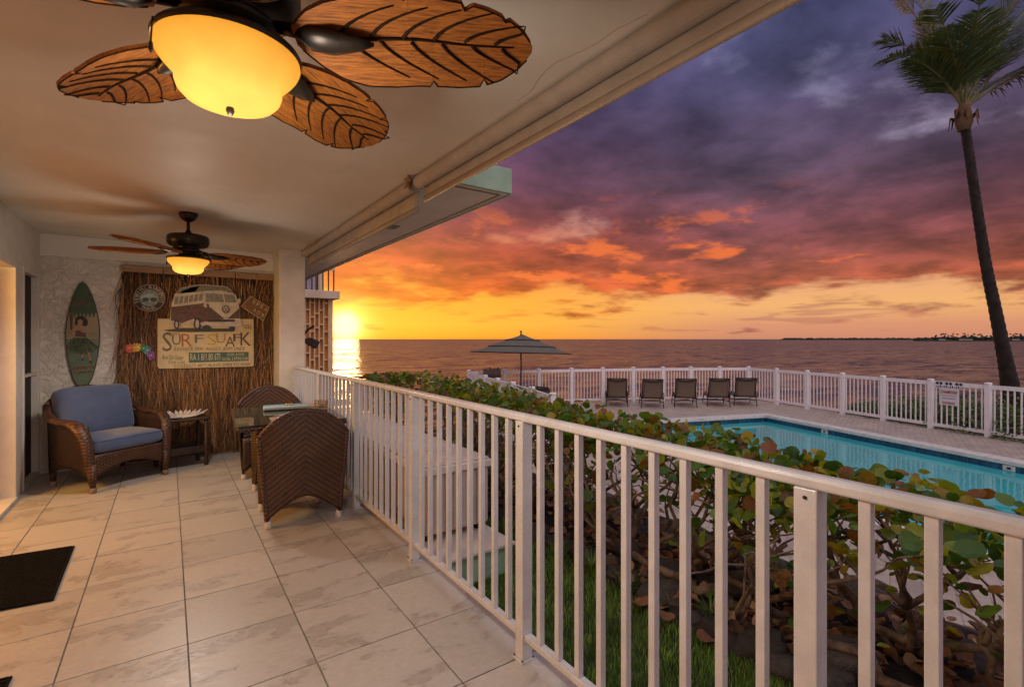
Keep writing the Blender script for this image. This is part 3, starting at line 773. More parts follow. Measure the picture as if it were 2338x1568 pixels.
for ch, cx, cy, h, wd, ink in (('S',712,1040,225,112,'taupe'),('U',820,1018,118,100,'taupe'),('R',942,1022,150,125,'orange'),('F',1085,1005,95,98,'taupe'),('S',1236,1015,135,100,'yellow'),('U',1340,1000,112,105,'ochre'),('A',1448,1038,118,112,'brown'),('F',1534,992,84,100,'brown'),('K',1630,1008,155,120,'brown')):
    glyph(bd, ch, cx, cy, h, inks[ink], yt, wd)
glyph(bd, 'HANGLOOSE SHACK', 810, 945, 26, inks['orange'], yt, 110)
glyph(bd, 'RAVARCK ERRS WAGOT, BOM! LINDE', 1220, 1126, 46, inks['taupe'], yt, 830, shear=.3)
relief(bd, [WP(*p) for p in ((965,1166),(1665,1158),(1665,1262),(965,1286))], YB-.0162, .002, inks['green'], 'green_bar')
glyph(bd, 'RA 1 B/1.80 6TI', 1160, 1218, 78, inks['pale'], yt, 345)
glyph(bd, 'COE ACHS', 1515, 1188, 30, inks['pale'], yt, 200); glyph(bd, 'DUVEL 2 RTINGSAN', 1508, 1238, 36, inks['pale'], yt, 300)
glyph(bd, 'Bost Gat Getter', 780, 1222, 50, inks['green'], yt, 250, rot=4, shear=.3); glyph(bd, 'Cool Cove', 825, 1275, 44, inks['green'], yt, 190, shear=.3)
glyph(bd, 'COCESSOT ART! HLAVY! SIPPX TO WARI', 1255, 1313, 38, inks['brown'], yt, 880, shear=.2)
glyph(bd, 'NEW DAY', 1650, 850, 22, inks['taupe'], yt, 100); glyph(bd, 'TVWATER', 1650, 878, 22, inks['taupe'], yt, 100)
# --- round sign
rx_, rz_ = WP(500, 530)
rs = thing('round_sign', 'round black sign with pale lettering round a painted seascape', 'sign', (rx_, YB, rz_))
relief(rs, ell(500, 528, 190, 162, 44), YB, .012, P_('sign_rim', (.30,.20,.14)), 'rim', .002)
relief(rs, ell(500, 528, 178, 150, 44), YB-.0122, .002, P_('sign_black', (.02,.018,.018)), 'ring')
relief(rs, ell(500, 528, 122, 102, 36), YB-.0144, .0012, P_('sign_tan', (.22,.17,.10)), 'inner_ring')
relief(rs, ell(500, 528, 112, 94, 36), YB-.0158, .0012, P_('sign_sea', (.24,.31,.31), .6, .25, 30., (.14,.13,.09)), 'seascape')
relief(rs, [WP(*p) for p in ((395,520),(440,490),(500,478),(560,495),(606,520),(580,560),(500,575),(420,560))], YB-.0171, .001, P_('sign_wave', (.34,.42,.44)), 'wave')
for cx, rx in ((458, 40), (552, 42)): relief(rs, ell(cx, 548, rx, 26, 18), YB-.0183, .001, P_('sign_palm', (.045,.085,.06)), 'island')
s_ = 'FIDIKI HUL & UNIVERSIS'
for i, ch in enumerate(s_):
    if ch == ' ': continue
    a = 160+i*(220/(len(s_)-1)); cx, cy = 500+150*math.cos(R(a)), 528+127*math.sin(R(a))
    glyph(rs, ch, cx, cy, 38, inks['pale'], YB-.0148, rot=(a-270))
for i, ch in enumerate('TRAVEL'):
    a = 120-i*12; glyph(rs, ch, 500+150*math.cos(R(a)), 528+127*math.sin(R(a)), 34, inks['pale'], YB-.0148, rot=a-90)
# --- number plate
lx_, lz_ = WP(1745, 650)
lp = thing('number_plate_sign', 'small tilted brown number plate pinned beside the van cut-out', 'sign', (lx_, YB, lz_))
relief(lp, [WP(*p) for p in ((1690,500),(1916,636),(1842,800),(1572,628))], YB, .006, P_('plate_rim', (.40,.30,.20)), 'plate_rim')
relief(lp, [WP(*p) for p in ((1692,512),(1902,638),(1838,786),(1588,626))], YB-.0062, .002, P_('plate_brown', (.17,.085,.025)), 'plate_face')
for s_, ps in (('SPEA', [(1728,575),(1775,605),(1822,630),(1868,660)]), ('ADR', [(1738,672),(1785,700),(1835,735)])):
    for ch, (cx, cy) in zip(s_, ps): glyph(lp, ch, cx, cy, 44, inks['pale'], YB-.0090, 32, rot=24)
relief(lp, ell(1612, 630, 22, 18, 14), YB-.0084, .001, inks['orange'], 'flower')
# --- flower garland
gx, gz = WP(410, 1150)
gl = thing('flower_garland', 'short rainbow garland of flat flowers pinned to the thatch', 'garland', (gx, YB, gz))
for n_, (cx, cy, r_, cc) in enumerate(((268,1115,60,(.60,.09,.05)),(330,1110,58,(.62,.24,.02)),(372,1105,52,(.62,.36,.03)),(432,1118,50,(.05,.20,.05)),(480,1140,60,(.06,.24,.24)),(520,1200,62,(.20,.05,.20)))):
    poly = []
    for i in range(40):
        a = i/40*2*math.pi; rr = r_*(.70+.30*abs(math.cos(2.5*a+n_))); poly.append(WP(cx+rr*math.cos(a)*.8, cy+rr*math.sin(a)))
    fo = relief(gl, poly, YB-.004*n_, .006, P_('petal', cc, .6, .15, 30.), 'flower')
    MB().lathe([(.012,0),(.010,.004),(.002,.006)], 10).build('flower_heart', P_('heart', tuple(min(.75, k*1.3+.15) for k in cc)), fo, loc=(WP(cx, cy)[0]-gx, -.004*n_-.006, WP(cx, cy)[1]-gz), rot=(R(90), 0, 0))

# --- painted surfboard on the wall
def SP(cx, cy):
    p = ony((200+cx/3.136)/1.6431, (1000+cy/3.136)/1.6431, BW-.03); return (p.x, p.z)
sx, sz = SP(345, 1415)
sb = thing('surfboard', 'green painted surfboard with a hula dancer leaning on the stucco wall', 'surfboard', (sx, BW, sz))
out = [(345,175),(395,215),(450,320),(500,460),(535,620),(550,760),(545,900),(525,1060),(495,1190),(455,1320),(405,1405),(345,1415),(285,1408),(240,1345),(195,1220),(160,1060),(142,900),(140,760),(155,620),(190,470),(240,320),(300,205)]
def sp(poly, m, name, k, th_=.0012, fn=SP):
    lx, ly, lz = sb.location
    return MB().prism([(fn(*p)[0]-lx, fn(*p)[1]-lz) for p in poly], lambda u, v, w_: (u, w_, v), -k, -k-th_).build(name, m, sb)
MB().prism([(SP(*p)[0]-sx, SP(*p)[1]-sz) for p in out], lambda u, v, w_: (u, w_, v), -.004, -.034).build('board', P_('board_edge', (.055,.03,.015)), sb, bevel=.006)
cx_, cy_ = 345, 800
ins = [(cx_+(x-cx_)*.945, cy_+(y_-cy_)*.975) for x, y_ in out]
def clip(poly, y0, y1):
    res = []
    for a, b in zip(poly, poly[1:]+poly[:1]):
        def cut(yc): f = (yc-a[1])/(b[1]-a[1]); return (a[0]+f*(b[0]-a[0]), yc)
        ina = y0 <= a[1] <= y1; inb = y0 <= b[1] <= y1
        if ina: res.append(a)
        if a[1] != b[1]:
            cs = [yc for yc in (y0, y1) if min(a[1], b[1]) < yc < max(a[1], b[1])]
            for yc in sorted(cs, reverse=a[1] > b[1]): res.append(cut(yc))
    return res
g1, g2c, g3 = P_('sb_green', (.035,.085,.025), .45), P_('sb_cream', (.30,.24,.13), .45, .15, 10., (.20,.18,.09)), P_('sb_sage', (.12,.17,.10), .45, .15, 8., (.085,.125,.075))
sp(clip(ins, 0, 545), g1, 'painted_top', .0345); sp(clip(ins, 545, 850), g2c, 'painted_sky', .0345); sp(clip(ins, 850, 1500), g3, 'painted_sea', .0345)
sp([(235,410),(330,398),(450,425),(448,475),(330,455),(230,470)], P_('sb_band', (.11,.075,.035), .45, .3, 60.), 'painted_banner', .0359)
for i in range(6): sp([(228+i*45,545),(250+i*45,605),(272+i*45,545)], g1, 'painted_fringe', .0359)
sp([(190,540),(232,560),(225,740),(200,745)], P_('sb_trunk', (.10,.05,.025)), 'painted_trunk', .0359)
sk, hr, dr = P_('sb_skin', (.36,.21,.11), .5, .12), P_('sb_hair', (.025,.016,.010)), P_('sb_cloth', (.10,.045,.025))
sp([(250,680),(262,610),(300,578),(360,585),(405,630),(408,680),(380,705),(345,690),(300,640),(275,690)], hr, 'painted_hair', .0374)
sp([(284,635),(315,618),(345,632),(350,668),(330,692),(300,685)], sk, 'painted_face', .0387)
sp([(228,700),(262,690),(300,690),(340,690),(372,705),(385,790),(380,815),(300,825),(232,832),(220,790)], sk, 'painted_body', .0374)
sp([(262,760),(300,745),(345,778),(382,775),(388,830),(260,822)], dr, 'painted_top_cloth', .0387)
sp([(330,940),(360,940),(350,1080),(335,1085)], sk, 'painted_leg', .0374); sp([(380,935),(412,940),(450,1110),(428,1112)], sk, 'painted_leg', .0374)
sp([(333,1080),(352,1078),(362,1100),(340,1102)], hr, 'painted_shoe', .0387); sp([(426,1108),(452,1105),(455,1135),(430,1135)], hr, 'painted_shoe', .0387)
skt = P_('sb_skirt', (.055,.085,.03), .6, .3, 40.)
for i in range(12):
    a = i/11; x0 = 240+a*150; x1 = 165+a*355; yy_ = 940+70*math.sin(a*3.14)+12*(i % 2)
    sp([(x0-6,838),(x0+10,838),(x1+20,yy_),(x1+4,yy_+22),(x1-14,yy_)], skt, 'painted_skirt_blade', .0398+.0004*(i % 3), .0008)
sp([(215,1190),(300,1175),(485,1170),(480,1195),(300,1215),(230,1215)], P_('sb_script', (.20,.11,.055), .5, .4, 70.), 'painted_script', .0359); sp([(240,1240),(470,1215),(455,1245),(270,1268)], P_('sb_script2', (.20,.11,.055), .5, .4, 70.), 'painted_script', .0359)
# ================================================================== furniture
# --- wicker armchair with blue cushions (front is local -y)
ac = thing('wicker_armchair', 'brown wicker armchair with blue cushions in front of the surfboard', 'armchair', (-.50, 6.34, 0), R(36.5))
def arch(u, lo, hi, p=1.8): return lo+(hi-lo)*(1-abs(u)**p)
def back(a, b):
    u = a*2-1; zt_ = .76+.15*(1-abs(u)**2.2); z = .17+(zt_-.17)*b
    return (u*(.30+.06*b), .285+.03*b-.085*abs(u)**2.5+.05*b, z)
MB().grid(back, 20, 14).build('backrest', 'wick', ac, smooth=True, solid=.03)
MB().tube([back(i/20, 1.0) for i in range(21)], .024, 10).build('back_rim', 'wick', ac, smooth=True)
for s in (-1, 1):
    arm = [(.355,.27,.77),(.385,.20,.70),(.395,.11,.650),(.395,.0,.632),(.395,-.12,.634),(.395,-.22,.610),(.385,-.285,.55),(.37,-.315,.46),(.36,-.325,.34),(.345,-.335,.20),(.335,-.342,.08)]
    MB().tube([(s*x, y, z) for x, y, z in arm], [.030,.038,.042,.046,.052,.056,.056,.052,.046,.036,.030], 12, rb=[.024,.024,.024,.024,.026,.030,.034,.034,.032,.028,.026], up=(0,0,1)).build('arm', 'wick', ac, smooth=True)
    def side(a, b, s=s):
        y = -.30+a*.55; zt_ = .61 if y < .1 else .61+(y-.1)*.5; zb_ = arch(a*2-1, .13, .20)
        return (s*(.355-.015*(1-b)), y, zb_+(zt_-zb_)*b)
    MB().grid(side, 14, 10).build('side_panel', 'wickdark', ac, smooth=True, solid=.02)
    for yy, xx in ((-.342, .335), (.26, .31)):
        lg = MB().tube([(s*xx, yy, .26), (s*xx, yy, .045)], [.030, .024], 10).build('leg', 'wick', ac, smooth=True)
        MB().lathe([(.022,.055),(.028,.040),(.028,.006),(.022,.0)], 12, c=(s*xx, yy, 0)).build('foot', 'footbrown', lg, smooth=True)
def apron(a, b): u = a*2-1; zb_ = arch(u, .13, .225); return (u*.325, -.322, zb_+(.34-zb_)*b)
MB().grid(apron, 20, 6).build('front_apron', 'wick', ac, smooth=True, solid=.022)
MB().box(-.32, .32, -.30, .27, .30, .335).build('seat_deck', 'wickdark', ac, bevel=.008)
sc_ = cushion(.655, .60, .135, .18, puff=.22).build('seat_cushion', 'blue', ac, loc=(0, -.055, .415), smooth=True)
bc = cushion(.66, .50, .17, .26, puff=.35).build('back_cushion', 'blue', ac, loc=(0, .185, .685), rot=(R(77), 0, 0), smooth=True)
def piping(w_, d, z, e=.18):
    sg = lambda v, p: math.copysign(abs(v)**p, v); pts = []
    for i in range(65):
        t_ = i/64*2*math.pi; pts.append((sg(math.cos(t_), e)*w_/2, sg(math.sin(t_), e)*d/2, z))
    return MB().tube(pts, .0045, 6, cap=False)
piping(.645, .59, .045).build('piping', 'piping', sc_, smooth=True)

# --- small wicker side table with a white spiky dish
stb = thing('side_table', 'small dark wicker side table with a lower shelf beside the armchair', 'side table', (.115, 6.60, 0), R(12))
MB().box(-.24, .24, -.19, .19, .505, .54).build('table_top', 'wickdark', stb, bevel=.014)
MB().box(-.20, .20, -.15, .15, .14, .17).build('shelf', 'wickdark', stb, bevel=.008)
for sx_ in (-1, 1):
    for sy_ in (-1, 1):
        lg = MB().lathe([(.020,.504),(.020,.16),(.018,.09),(.024,.05),(.024,.02),(.018,.0)], 12, c=(sx_*.20, sy_*.155, 0)).build('leg', 'wickdark', stb, smooth=True)
for sy_ in (-1, 1): MB().bar((-.18,sy_*.155,.19), (.18,sy_*.155,.19), .012, .07).build('stretcher', 'wickdark', stb)
dish = thing('spiky_dish', 'white leaf-shaped dish with spiky rim on the side table', 'dish', (.10, 6.56, .541), R(20))
M['dishw'] = pm('dish_white', (.62,.57,.54), .5, .12, 30, bump=.4)
for k in range(17):
    a = R(-8+k*196/16); L = .235+.025*math.sin(k*2.3); ca, sa = math.cos(a), math.sin(a)
    pts = [(.02*ca, .02*sa-.08, .006), (.5*L*ca, .5*L*sa-.08, .016), (.85*L*ca, .85*L*sa*.85-.08, .044), (1.02*L*ca, 1.02*L*sa*.85-.08, .070)]
    MB().tube(pts, [.006,.024,.020,.003], 6, rb=[.004,.005,.005,.002]).build('frond', 'dishw', dish, smooth=True)
MB().tube([(0,-.075,.006), (0,-.115,.008)], [.014,.006], 8).build('stalk', 'dishw', dish, smooth=True)

# --- dining chair (back towards local -y, feet on z = 0)
def dining_chair(name_, label, loc, rz):
    t = thing(name_, label, 'dining chair', loc, rz, 'wicker dining chairs')
    def zt_(u): return .675+.185*(1-abs(u)**2.3)
    def hw(z): return .255+.055*min(1, max(0, (z-.05)/.62))
    def bk(a, b):
        u = a*2-1; zb_ = arch(u, .055, .215, 1.5); z = zb_+(zt_(u)-zb_)*b
        return (u*hw(z), -.02-.05*(1-u*u)*min(1, z/.5)-.05*max(0, z-.4), z)
    MB().grid(bk, 28, 26).build('backrest', 'chevron', t, smooth=True, solid=.028)
    MB().tube([Vector(bk(i/40, 1.0)) for i in range(41)], .019, 10).build('back_rim', 'wick', t, smooth=True)
    for s in (-1, 1):
        MB().tube([Vector(bk((s+1)/2, j/12))+Vector((0,-.004,0)) for j in range(13)], .019, 10).build('stile', 'wick', t, smooth=True)
        def sd(a, b, s=s):
            y = -.02+a*.54; top_ = .675-.06*a-.02*math.sin(a*3.1); top_ = top_ if a < .93 else top_-(a-.93)*1.2
            zb_ = arch(a*2-1, .055, .20, 1.5); z = zb_+(top_-zb_)*b
            return (s*hw(z), y, z)
        MB().grid(sd, 16, 14).build('side_panel', 'wickdark', t, smooth=True, solid=.024)
        MB().tube([Vector(sd(i/16, 1.0)) for i in range(17)], .020, 10).build('arm_rim', 'wick', t, smooth=True)
        for yy in (-.02, .50):
            MB().lathe([(.017,.062),(.024,.040),(.026,.006),(.022,.0)], 14, c=(s*.250, yy, 0)).build('foot', 'foot', t, smooth=True)
    MB().box(-.262, .262, -.01, .50, .40, .44).build('seat', 'wickdark', t, bevel=.012)
    def fp(a, b): u = a*2-1; zb_ = arch(u, .055, .22, 1.5); return (u*.262, .515, zb_+(.41-zb_)*b)
    MB().grid(fp, 16, 6).build('front_panel', 'wickdark', t, smooth=True, solid=.022)
    return t
dining_chair('dining_chair', 'woven brown dining chair showing its chevron back, pulled up to the glass table', (.855, 4.04, 0), R(-6))
dining_chair('dining_chair', 'woven brown dining chair on the thatch side of the glass table', (.92, 6.08, 0), R(174))

# --- glass-topped wicker table
tb = thing('dining_table', 'glass-topped wicker dining table between the two woven chairs', 'table', (.855, 4.80, 0), R(-3.0))
M['tglass'] = bpy.data.materials.new('table_glass'); M['tglass'].use_nodes = True
T_ = NT(M['tglass'].node_tree); b_ = T_.n['Principled BSDF']; b_.inputs['Base Color'].default_value = (.035,.040,.030,1); b_.inputs['Roughness'].default_value = .04; b_.inputs['Specular IOR Level'].default_value = .9
nz_ = T_.noise(T_.new('ShaderNodeTexCoord').outputs['Object'], 14., 3., .6); T_.put(b_.inputs['Roughness'], T_.mr(nz_, .3, .7, .02, .07))
MB().box(-.405, .405, -.58, .58, .690, .732).build('table_frame', 'wick', tb, bevel=.018, seg=3)
MB().box(-.402, .402, -.577, .577, .7325, .741).build('glass_top', 'tglass', tb, bevel=.002)
for sx_ in (-1, 1):
    for sy_ in (-1, 1):
        def lg(a, b, sx_=sx_, sy_=sy_): return (0, 0, 0)
        pts = [(sx_*.20, sy_*.29, .69), (sx_*.20, sy_*.295, .45), (sx_*.205, sy_*.31, .22), (sx_*.215, sy_*.325, .06)]
        l_ = MB().tube(pts, [.052,.048,.040,.024], 4, rb=[.052,.048,.040,.024]).build('leg', 'wickdark', tb)
        MB().lathe([(.018,.060),(.024,.040),(.026,.006),(.022,0)], 14, c=(sx_*.215, sy_*.325, 0)).build('foot', 'foot', l_, smooth=True)
MB().box(-.19, .19, -.28, .28, .635, .665).build('under_frame', 'wickdark', tb)
TZ = .7415
M['placemat'] = wicker('placemat', (.40,.25,.16), 420., 420., True, .6)
for nm, cs in (('woven tan placemat in front of the far chair', [(600,927),(728,915),(790,925),(633,941)]), ('woven tan placemat in front of the chevron-backed chair', [(585,955),(720,945),(790,950),(620,972)])):
    P = [onz(x, y, TZ) for x, y in cs]; c_ = sum(P, Vector())/4
    pmt = thing('placemat', nm, 'placemat', (c_.x, c_.y, TZ))
    a_ = (P[1]-P[0]); a_.z = 0; ang = math.atan2(a_.y, a_.x)
    k_ = MB().box(-.21, .21, -.15, .15, .0005, .004).build('mat_weave', 'placemat', pmt, rot=(0, 0, R(-4)))
tr = thing('table_runner', 'folded pale blue cloth on the glass table', 'cloth', (*onz(652, 933, TZ).xy, TZ+.0045), R(-6))
M['teal'] = pm('teal_cloth', (.17,.31,.36), .8, .1, 12, bump=.5, bscale=260); M['tealpale'] = pm('teal_band', (.46,.52,.50), .8, .2, 140)
MB().box(-.19, .19, -.10, .10, .0, .030).build('folded_cloth', 'teal', tr, bevel=.012, seg=3)
MB().box(-.192, .192, -.104, -.060, .003, .0315).build('cloth_band', 'tealpale', tr, bevel=.008)
mb = MB()
for k in range(8):
    a = k/8*6.28; mb.lathe([(.001,.012),(.008,.009),(.010,.004),(.006,0)], 8, c=(.03*math.cos(a)+.03, .022*math.sin(a), .0315))
mb.build('shell_ring', pm('gold_shell', (.50,.36,.14), .35, .2, 30, metal=.3), tr, smooth=True)
bk_ = onz(733, 936, TZ)
bs = thing('wire_basket', 'small gilt wire basket at the railing side of the table', 'basket', (min(bk_.x, 1.18), bk_.y, TZ))
M['gilt'] = pm('gilt_wire', (.36,.25,.11), .4, .2, 40, metal=.6)
mb = MB()
for k in range(22):
    a = k/22*6.283; mb.tube([(.052*math.cos(a), .052*math.sin(a), .004), (.056*math.cos(a+.1), .056*math.sin(a+.1), .045), (.060*math.cos(a), .060*math.sin(a), .092+.006*(k % 2))], .0022, 5)
mb.build('uprights', 'gilt', bs)
mb = MB()
for z, r_ in ((.006, .052), (.03, .054), (.055, .057), (.082, .060)):
    mb.tube([(r_*math.cos(i/28*6.2832), r_*math.sin(i/28*6.2832), z) for i in range(29)], .0022, 5)
mb.build('hoops', 'gilt', bs); MB().lathe([(.001,.002),(.05,.002),(.05,.006),(.001,.006)], 20).build('base', 'gilt', bs)

# ================================================================== deck box and platform beyond the railing
db = thing('deck_box', 'long ribbed beige storage box with pale lid beyond the railing', 'storage box', (1.775, 4.66, -.04))
bl, bw = 1.38, .262
MB().box(-bw, bw, -bl, bl, .02, .47).build('box_body', 'box', db, bevel=.012)
mb = MB()
for k in range(8): mb.box(-bw+.03+k*.066, -bw+.06+k*.066, -bl-.008, -bl-.0005, .04, .45)
for s in (-1, 1):
    for k in range(34): mb.box(*sorted((s*(bw+.0005), s*(bw+.009))), -bl+.04+k*.08, -bl+.08+k*.08, .04, .45)
mb.build('ribs', 'box', db)
MB().box(-bw-.03, bw+.03, -bl-.03, bl+.03, .455, .515).build('lid', 'lid', db, bevel=.012)
MB().box(-bw-.01, bw+.01, -bl-.01, bl+.01, .5152, .530).build('lid_panel', 'lid', db, bevel=.006)
for k in range(10): MB().box(-bw-.0125, -bw-.0095, -bl+.2+k*.26, -bl+.25+k*.26, .06, .11).build('vent_slot', 'black', db)
for sx_ in (-1, 1):
    for sy_ in (-1, 0, 1): MB().box(sx_*.22-.03, sx_*.22+.03, sy_*1.3-.04, sy_*1.3+.04, -.028, .02).build('foot', 'black', db)
pf = thing('green_platform', 'low green platform with pale board top under the storage box', 'platform', (1.76, 4.5, -.30))
MB().box(-.26, .27, -1.51, 1.55, 0, .205).build('plinth', 'green', pf, bevel=.004)
MB().box(-.29, .315, -1.55, 1.60, .207, .228).build('board_top', 'lid', pf, bevel=.003)

# ================================================================== garden strip
lawn = MB().box(SLABX+.001, 2.75, -3.5, 9.6, -.9, -.305).build('lawn', pm('lawn_soil', (.035,.05,.015), .95, .3, 12, bump=.8)); tag(lawn, kind='structure')
def soilf(a, b):
    y = -3.5+b*13.1; x = 2.45+a*2.35
    base = -.27-.10*max(0, a-.35)*2-.42*max(0, (a-.6)/.4)**1.3
    return (x, y, base+.06*noise.noise(Vector((x*2.1, y*2.1, 3)))+.03*noise.noise(Vector((x*6, y*6, 1))) - (.1 if a == 0 else 0))
soil = MB().grid(soilf, 26, 120).build('soil_bed', 'soil', smooth=True); tag(soil, kind='structure')
def grass_mat():
    m = bpy.data.materials.new('grass_blade'); m.use_nodes = True
    T = NT(m.node_tree); b = T.n['Principled BSDF']; g = T.new('ShaderNodeNewGeometry').outputs['Random Per Island']
    tc = T.new('ShaderNodeTexCoord').outputs['Object']
    c = T.ramp(g, [(0, (.050,.13,.014,1)), (.55, (.14,.28,.030,1)), (.9, (.24,.36,.050,1)), (1, (.28,.24,.08,1))])
    c = T.mix(1., c, T.ramp(T.noise(tc, 3.2, 3., .6), [(.35, (.7,.7,.7,1)), (.7, (1.25,1.25,1.1,1))]), 'MULTIPLY')
    T.put(b.inputs['Base Color'], c); b.inputs['Roughness'].default_value = .5
    return m
M['grass'] = grass_mat()
vs, fs = [], []
r3 = random.Random(5)
def blade(x, y, z, h, wd):
    a = r3.uniform(0, 6.283); lx_, ly_ = h*.45*r3.uniform(.2, 1.2)*math.cos(a), h*.45*r3.uniform(.2, 1.2)*math.sin(a)
    b = a+1.57; ux, uy = wd*math.cos(b), wd*math.sin(b); k = len(vs)
    vs.extend([(x-ux, y-uy, z), (x+ux, y+uy, z), (x+lx_*.4+ux*.7, y+ly_*.4+uy*.7, z+h*.6), (x+lx_*.4-ux*.7, y+ly_*.4-uy*.7, z+h*.6), (x+lx_, y+ly_, z+h)])
    fs.extend([(k, k+1, k+2, k+3), (k+3, k+2, k+4)])
for i in range(52000):
    y = .1+ (r3.random()**1.25)*4.2; x = r3.uniform(1.41, 2.62+.06*math.sin(y*3))
    if x > 2.5 and r3.random() < (x-2.5)*7: continue
    blade(x, y, -.307, r3.uniform(.022, .055), r3.uniform(.0012, .0024))
gr = raw('grass', vs, fs, 'grass'); tag(gr, 'short green lawn between the railing and the rocks', 'grass', kind='stuff')
# tufts at the stones
for k, (x, y) in enumerate([(2.48,2.95),(2.52,2.62),(2.50,2.28),(2.66,1.75),(2.40,3.5)]):
    vs, fs = [], []
    for i in range(70):
        a = r3.uniform(0, 6.283); rr = r3.uniform(0, .05); L = r3.uniform(.08, .22); b = a+1.57
        k0 = len(vs); dxx, dyy = math.cos(a), math.sin(a); wd = .0035
        for f in (0, .35, .7, 1):
            px_, py_, pz_ = rr*dxx+L*.55*f*f*dxx, rr*dyy+L*.55*f*f*dyy, L*f*(1-.25*f*f); q_ = wd*(1-f*.95)
            vs += [(px_-q_*math.cos(b), py_-q_*math.sin(b), pz_), (px_+q_*math.cos(b), py_+q_*math.sin(b), pz_)]
        fs += [(k0+2*j, k0+2*j+1, k0+2*j+3, k0+2*j+2) for j in range(3)]
    o = raw('grass_tuft', vs, fs, 'grass', loc=(x, y, -.30)); tag(o, 'tuft of long grass growing between the border stones', 'grass tuft', 'grass tufts at the border stones')

# stones
def rock_mesh(seed):
    bm = bmesh.new(); bmesh.ops.create_icosphere(bm, subdivisions=3, radius=1)
    for v in bm.verts:
        p = v.co*1.1+Vector((seed*7.3, seed*3.1, 0)); k = 1+.32*noise.noise(p)+.14*noise.noise(p*2.7)+.06*noise.noise(p*6)
        v.co = v.co*k
        for nrm in (Vector((.7,.5,.6)), Vector((-.8,.3,.5)), Vector((.1,-.9,.5)), Vector((0,.1,1))):
            n_ = nrm.normalized(); d_ = v.co.dot(n_)-.72
            if d_ > 0: v.co -= n_*d_*.8
    me = bpy.data.meshes.new('stone'); bm.to_mesh(me); bm.free(); me.materials.append(M['rock']); me.polygons.foreach_set('use_smooth', [True]*len(me.polygons)); return me
ROCKS = [rock_mesh(i+1) for i in range(7)]
r4 = random.Random(11); n_ = 0
y = .35
while y < 6.2:
    s_ = r4.uniform(.075, .135)
    o = link('border_stone', ROCKS[n_ % 7], None, (2.60+r4.uniform(-.05, .07), y, -.305+s_*.36), (r4.uniform(-.3, .3), r4.uniform(-.3, .3), r4.uniform(0, 6)), (s_*r4.uniform(.9, 1.3), s_*r4.uniform(.9, 1.2), s_*r4.uniform(.65, .9)))
    tag(o, 'dark lava stone bordering the lawn under the leafy hedge', 'stone', 'stones along the lawn edge'); y += s_*1.75; n_ += 1
for k in range(18):
    x, y = r4.uniform(2.8, 4.2), r4.uniform(.2, 5.0); s_ = r4.uniform(.08, .20) if x < 3.5 else r4.uniform(.13, .24)
    a = (x-2.45)/2.35; zz = soilf(a, (y+3.5)/13.1)[2]
    o = link('lava_rock', ROCKS[r4.randrange(7)], None, (x, y, zz+s_*.18), (r4.uniform(-.4, .4), r4.uniform(-.4, .4), r4.uniform(0, 6)), (s_*r4.uniform(.9, 1.4), s_*r4.uniform(.9, 1.3), s_*r4.uniform(.6, .85)))
    tag(o, 'dark lava rock on the soil slope among the hedge stems' if x < 3.5 else 'larger dark lava rock on the bank above the pool deck', 'rock', 'lava rocks among the hedge stems' if x < 3.5 else 'lava rocks on the bank')

# ------------------------------------------------------------------ sea grape hedge
def leaf_mesh(seed, fallen=False):
    r_ = random.Random(seed); vs, fs = [], []; n = 14; cup = r_.uniform(.10, .30)*(2.2 if fallen else 1); fold = r_.uniform(.05, .3)
    rings = [0, .5, 1.0]
    vs.append((.5, 0, 0))
    for rr in rings[1:]:
        for i in range(n):
            a = i/n*2*math.pi; rad = .5*(1+.05*math.sin(3*a+seed)+ (.02*r_.random()))
            if abs(a-math.pi) < .3: rad *= .86
            x, y = .5+rr*rad*math.cos(a), rr*rad*1.06*math.sin(a)
            z = cup*(rr*rad)**2*1.4+fold*abs(y)*.7-.12*x*x+.02*math.sin(a*4+seed)*rr + (.10*math.sin(a*2+seed*2)*rr if fallen else 0)
            vs.append((x, y, z))
    for i in range(n): fs.append((0, 1+i, 1+(i+1) % n))
    for i in range(n): fs.append((1+i, 1+n+i, 1+n+(i+1) % n, 1+(i+1) % n))
    return vs, fs
def leaf_mat():
    m = bpy.data.materials.new('sea_grape_leaf'); m.use_nodes = True
    T = NT(m.node_tree); b = T.n['Principled BSDF']
    g1_ = T.new('ShaderNodeNewGeometry').outputs['Random Per Island']; g2_ = T.new('ShaderNodeObjectInfo').outputs['Random']
    g = T.m('FRACT', T.add(T.mul(g1_, 3.7), T.mul(g2_, 5.3)))
    tc = T.new('ShaderNodeTexCoord').outputs['Object']
    c = T.ramp(g, [(0, (.032,.090,.012,1)), (.32, (.080,.175,.018,1)), (.52, (.155,.24,.022,1)), (.68, (.27,.30,.028,1)), (.80, (.34,.28,.022,1)), (.87, (.20,.095,.020,1)), (.94, (.24,.10,.03,1)), (1, (.10,.05,.02,1))])
    c = T.mix(1., c, T.ramp(T.noise(tc, 30., 4., .6), [(.3, (.68,.68,.66,1)), (.7, (1.25,1.2,1.1,1))]), 'MULTIPLY')
    T.put(b.inputs['Base Color'], c); b.inputs['Roughness'].default_value = .42
    tr_ = T.new('ShaderNodeBsdfTranslucent'); T.put(tr_.inputs[0], T.mix(1., c, (1.5,1.35,.5,1), 'MULTIPLY'))
    mx = T.new('ShaderNodeMixShader'); mx.inputs[0].default_value = .40
    T.l.new(b.outputs[0], mx.inputs[1]); T.l.new(tr_.outputs[0], mx.inputs[2]); T.l.new(mx.outputs[0], T.n['Material Output'].inputs[0])
    return m
M['leaf'] = leaf_mat()
M['litter'] = None
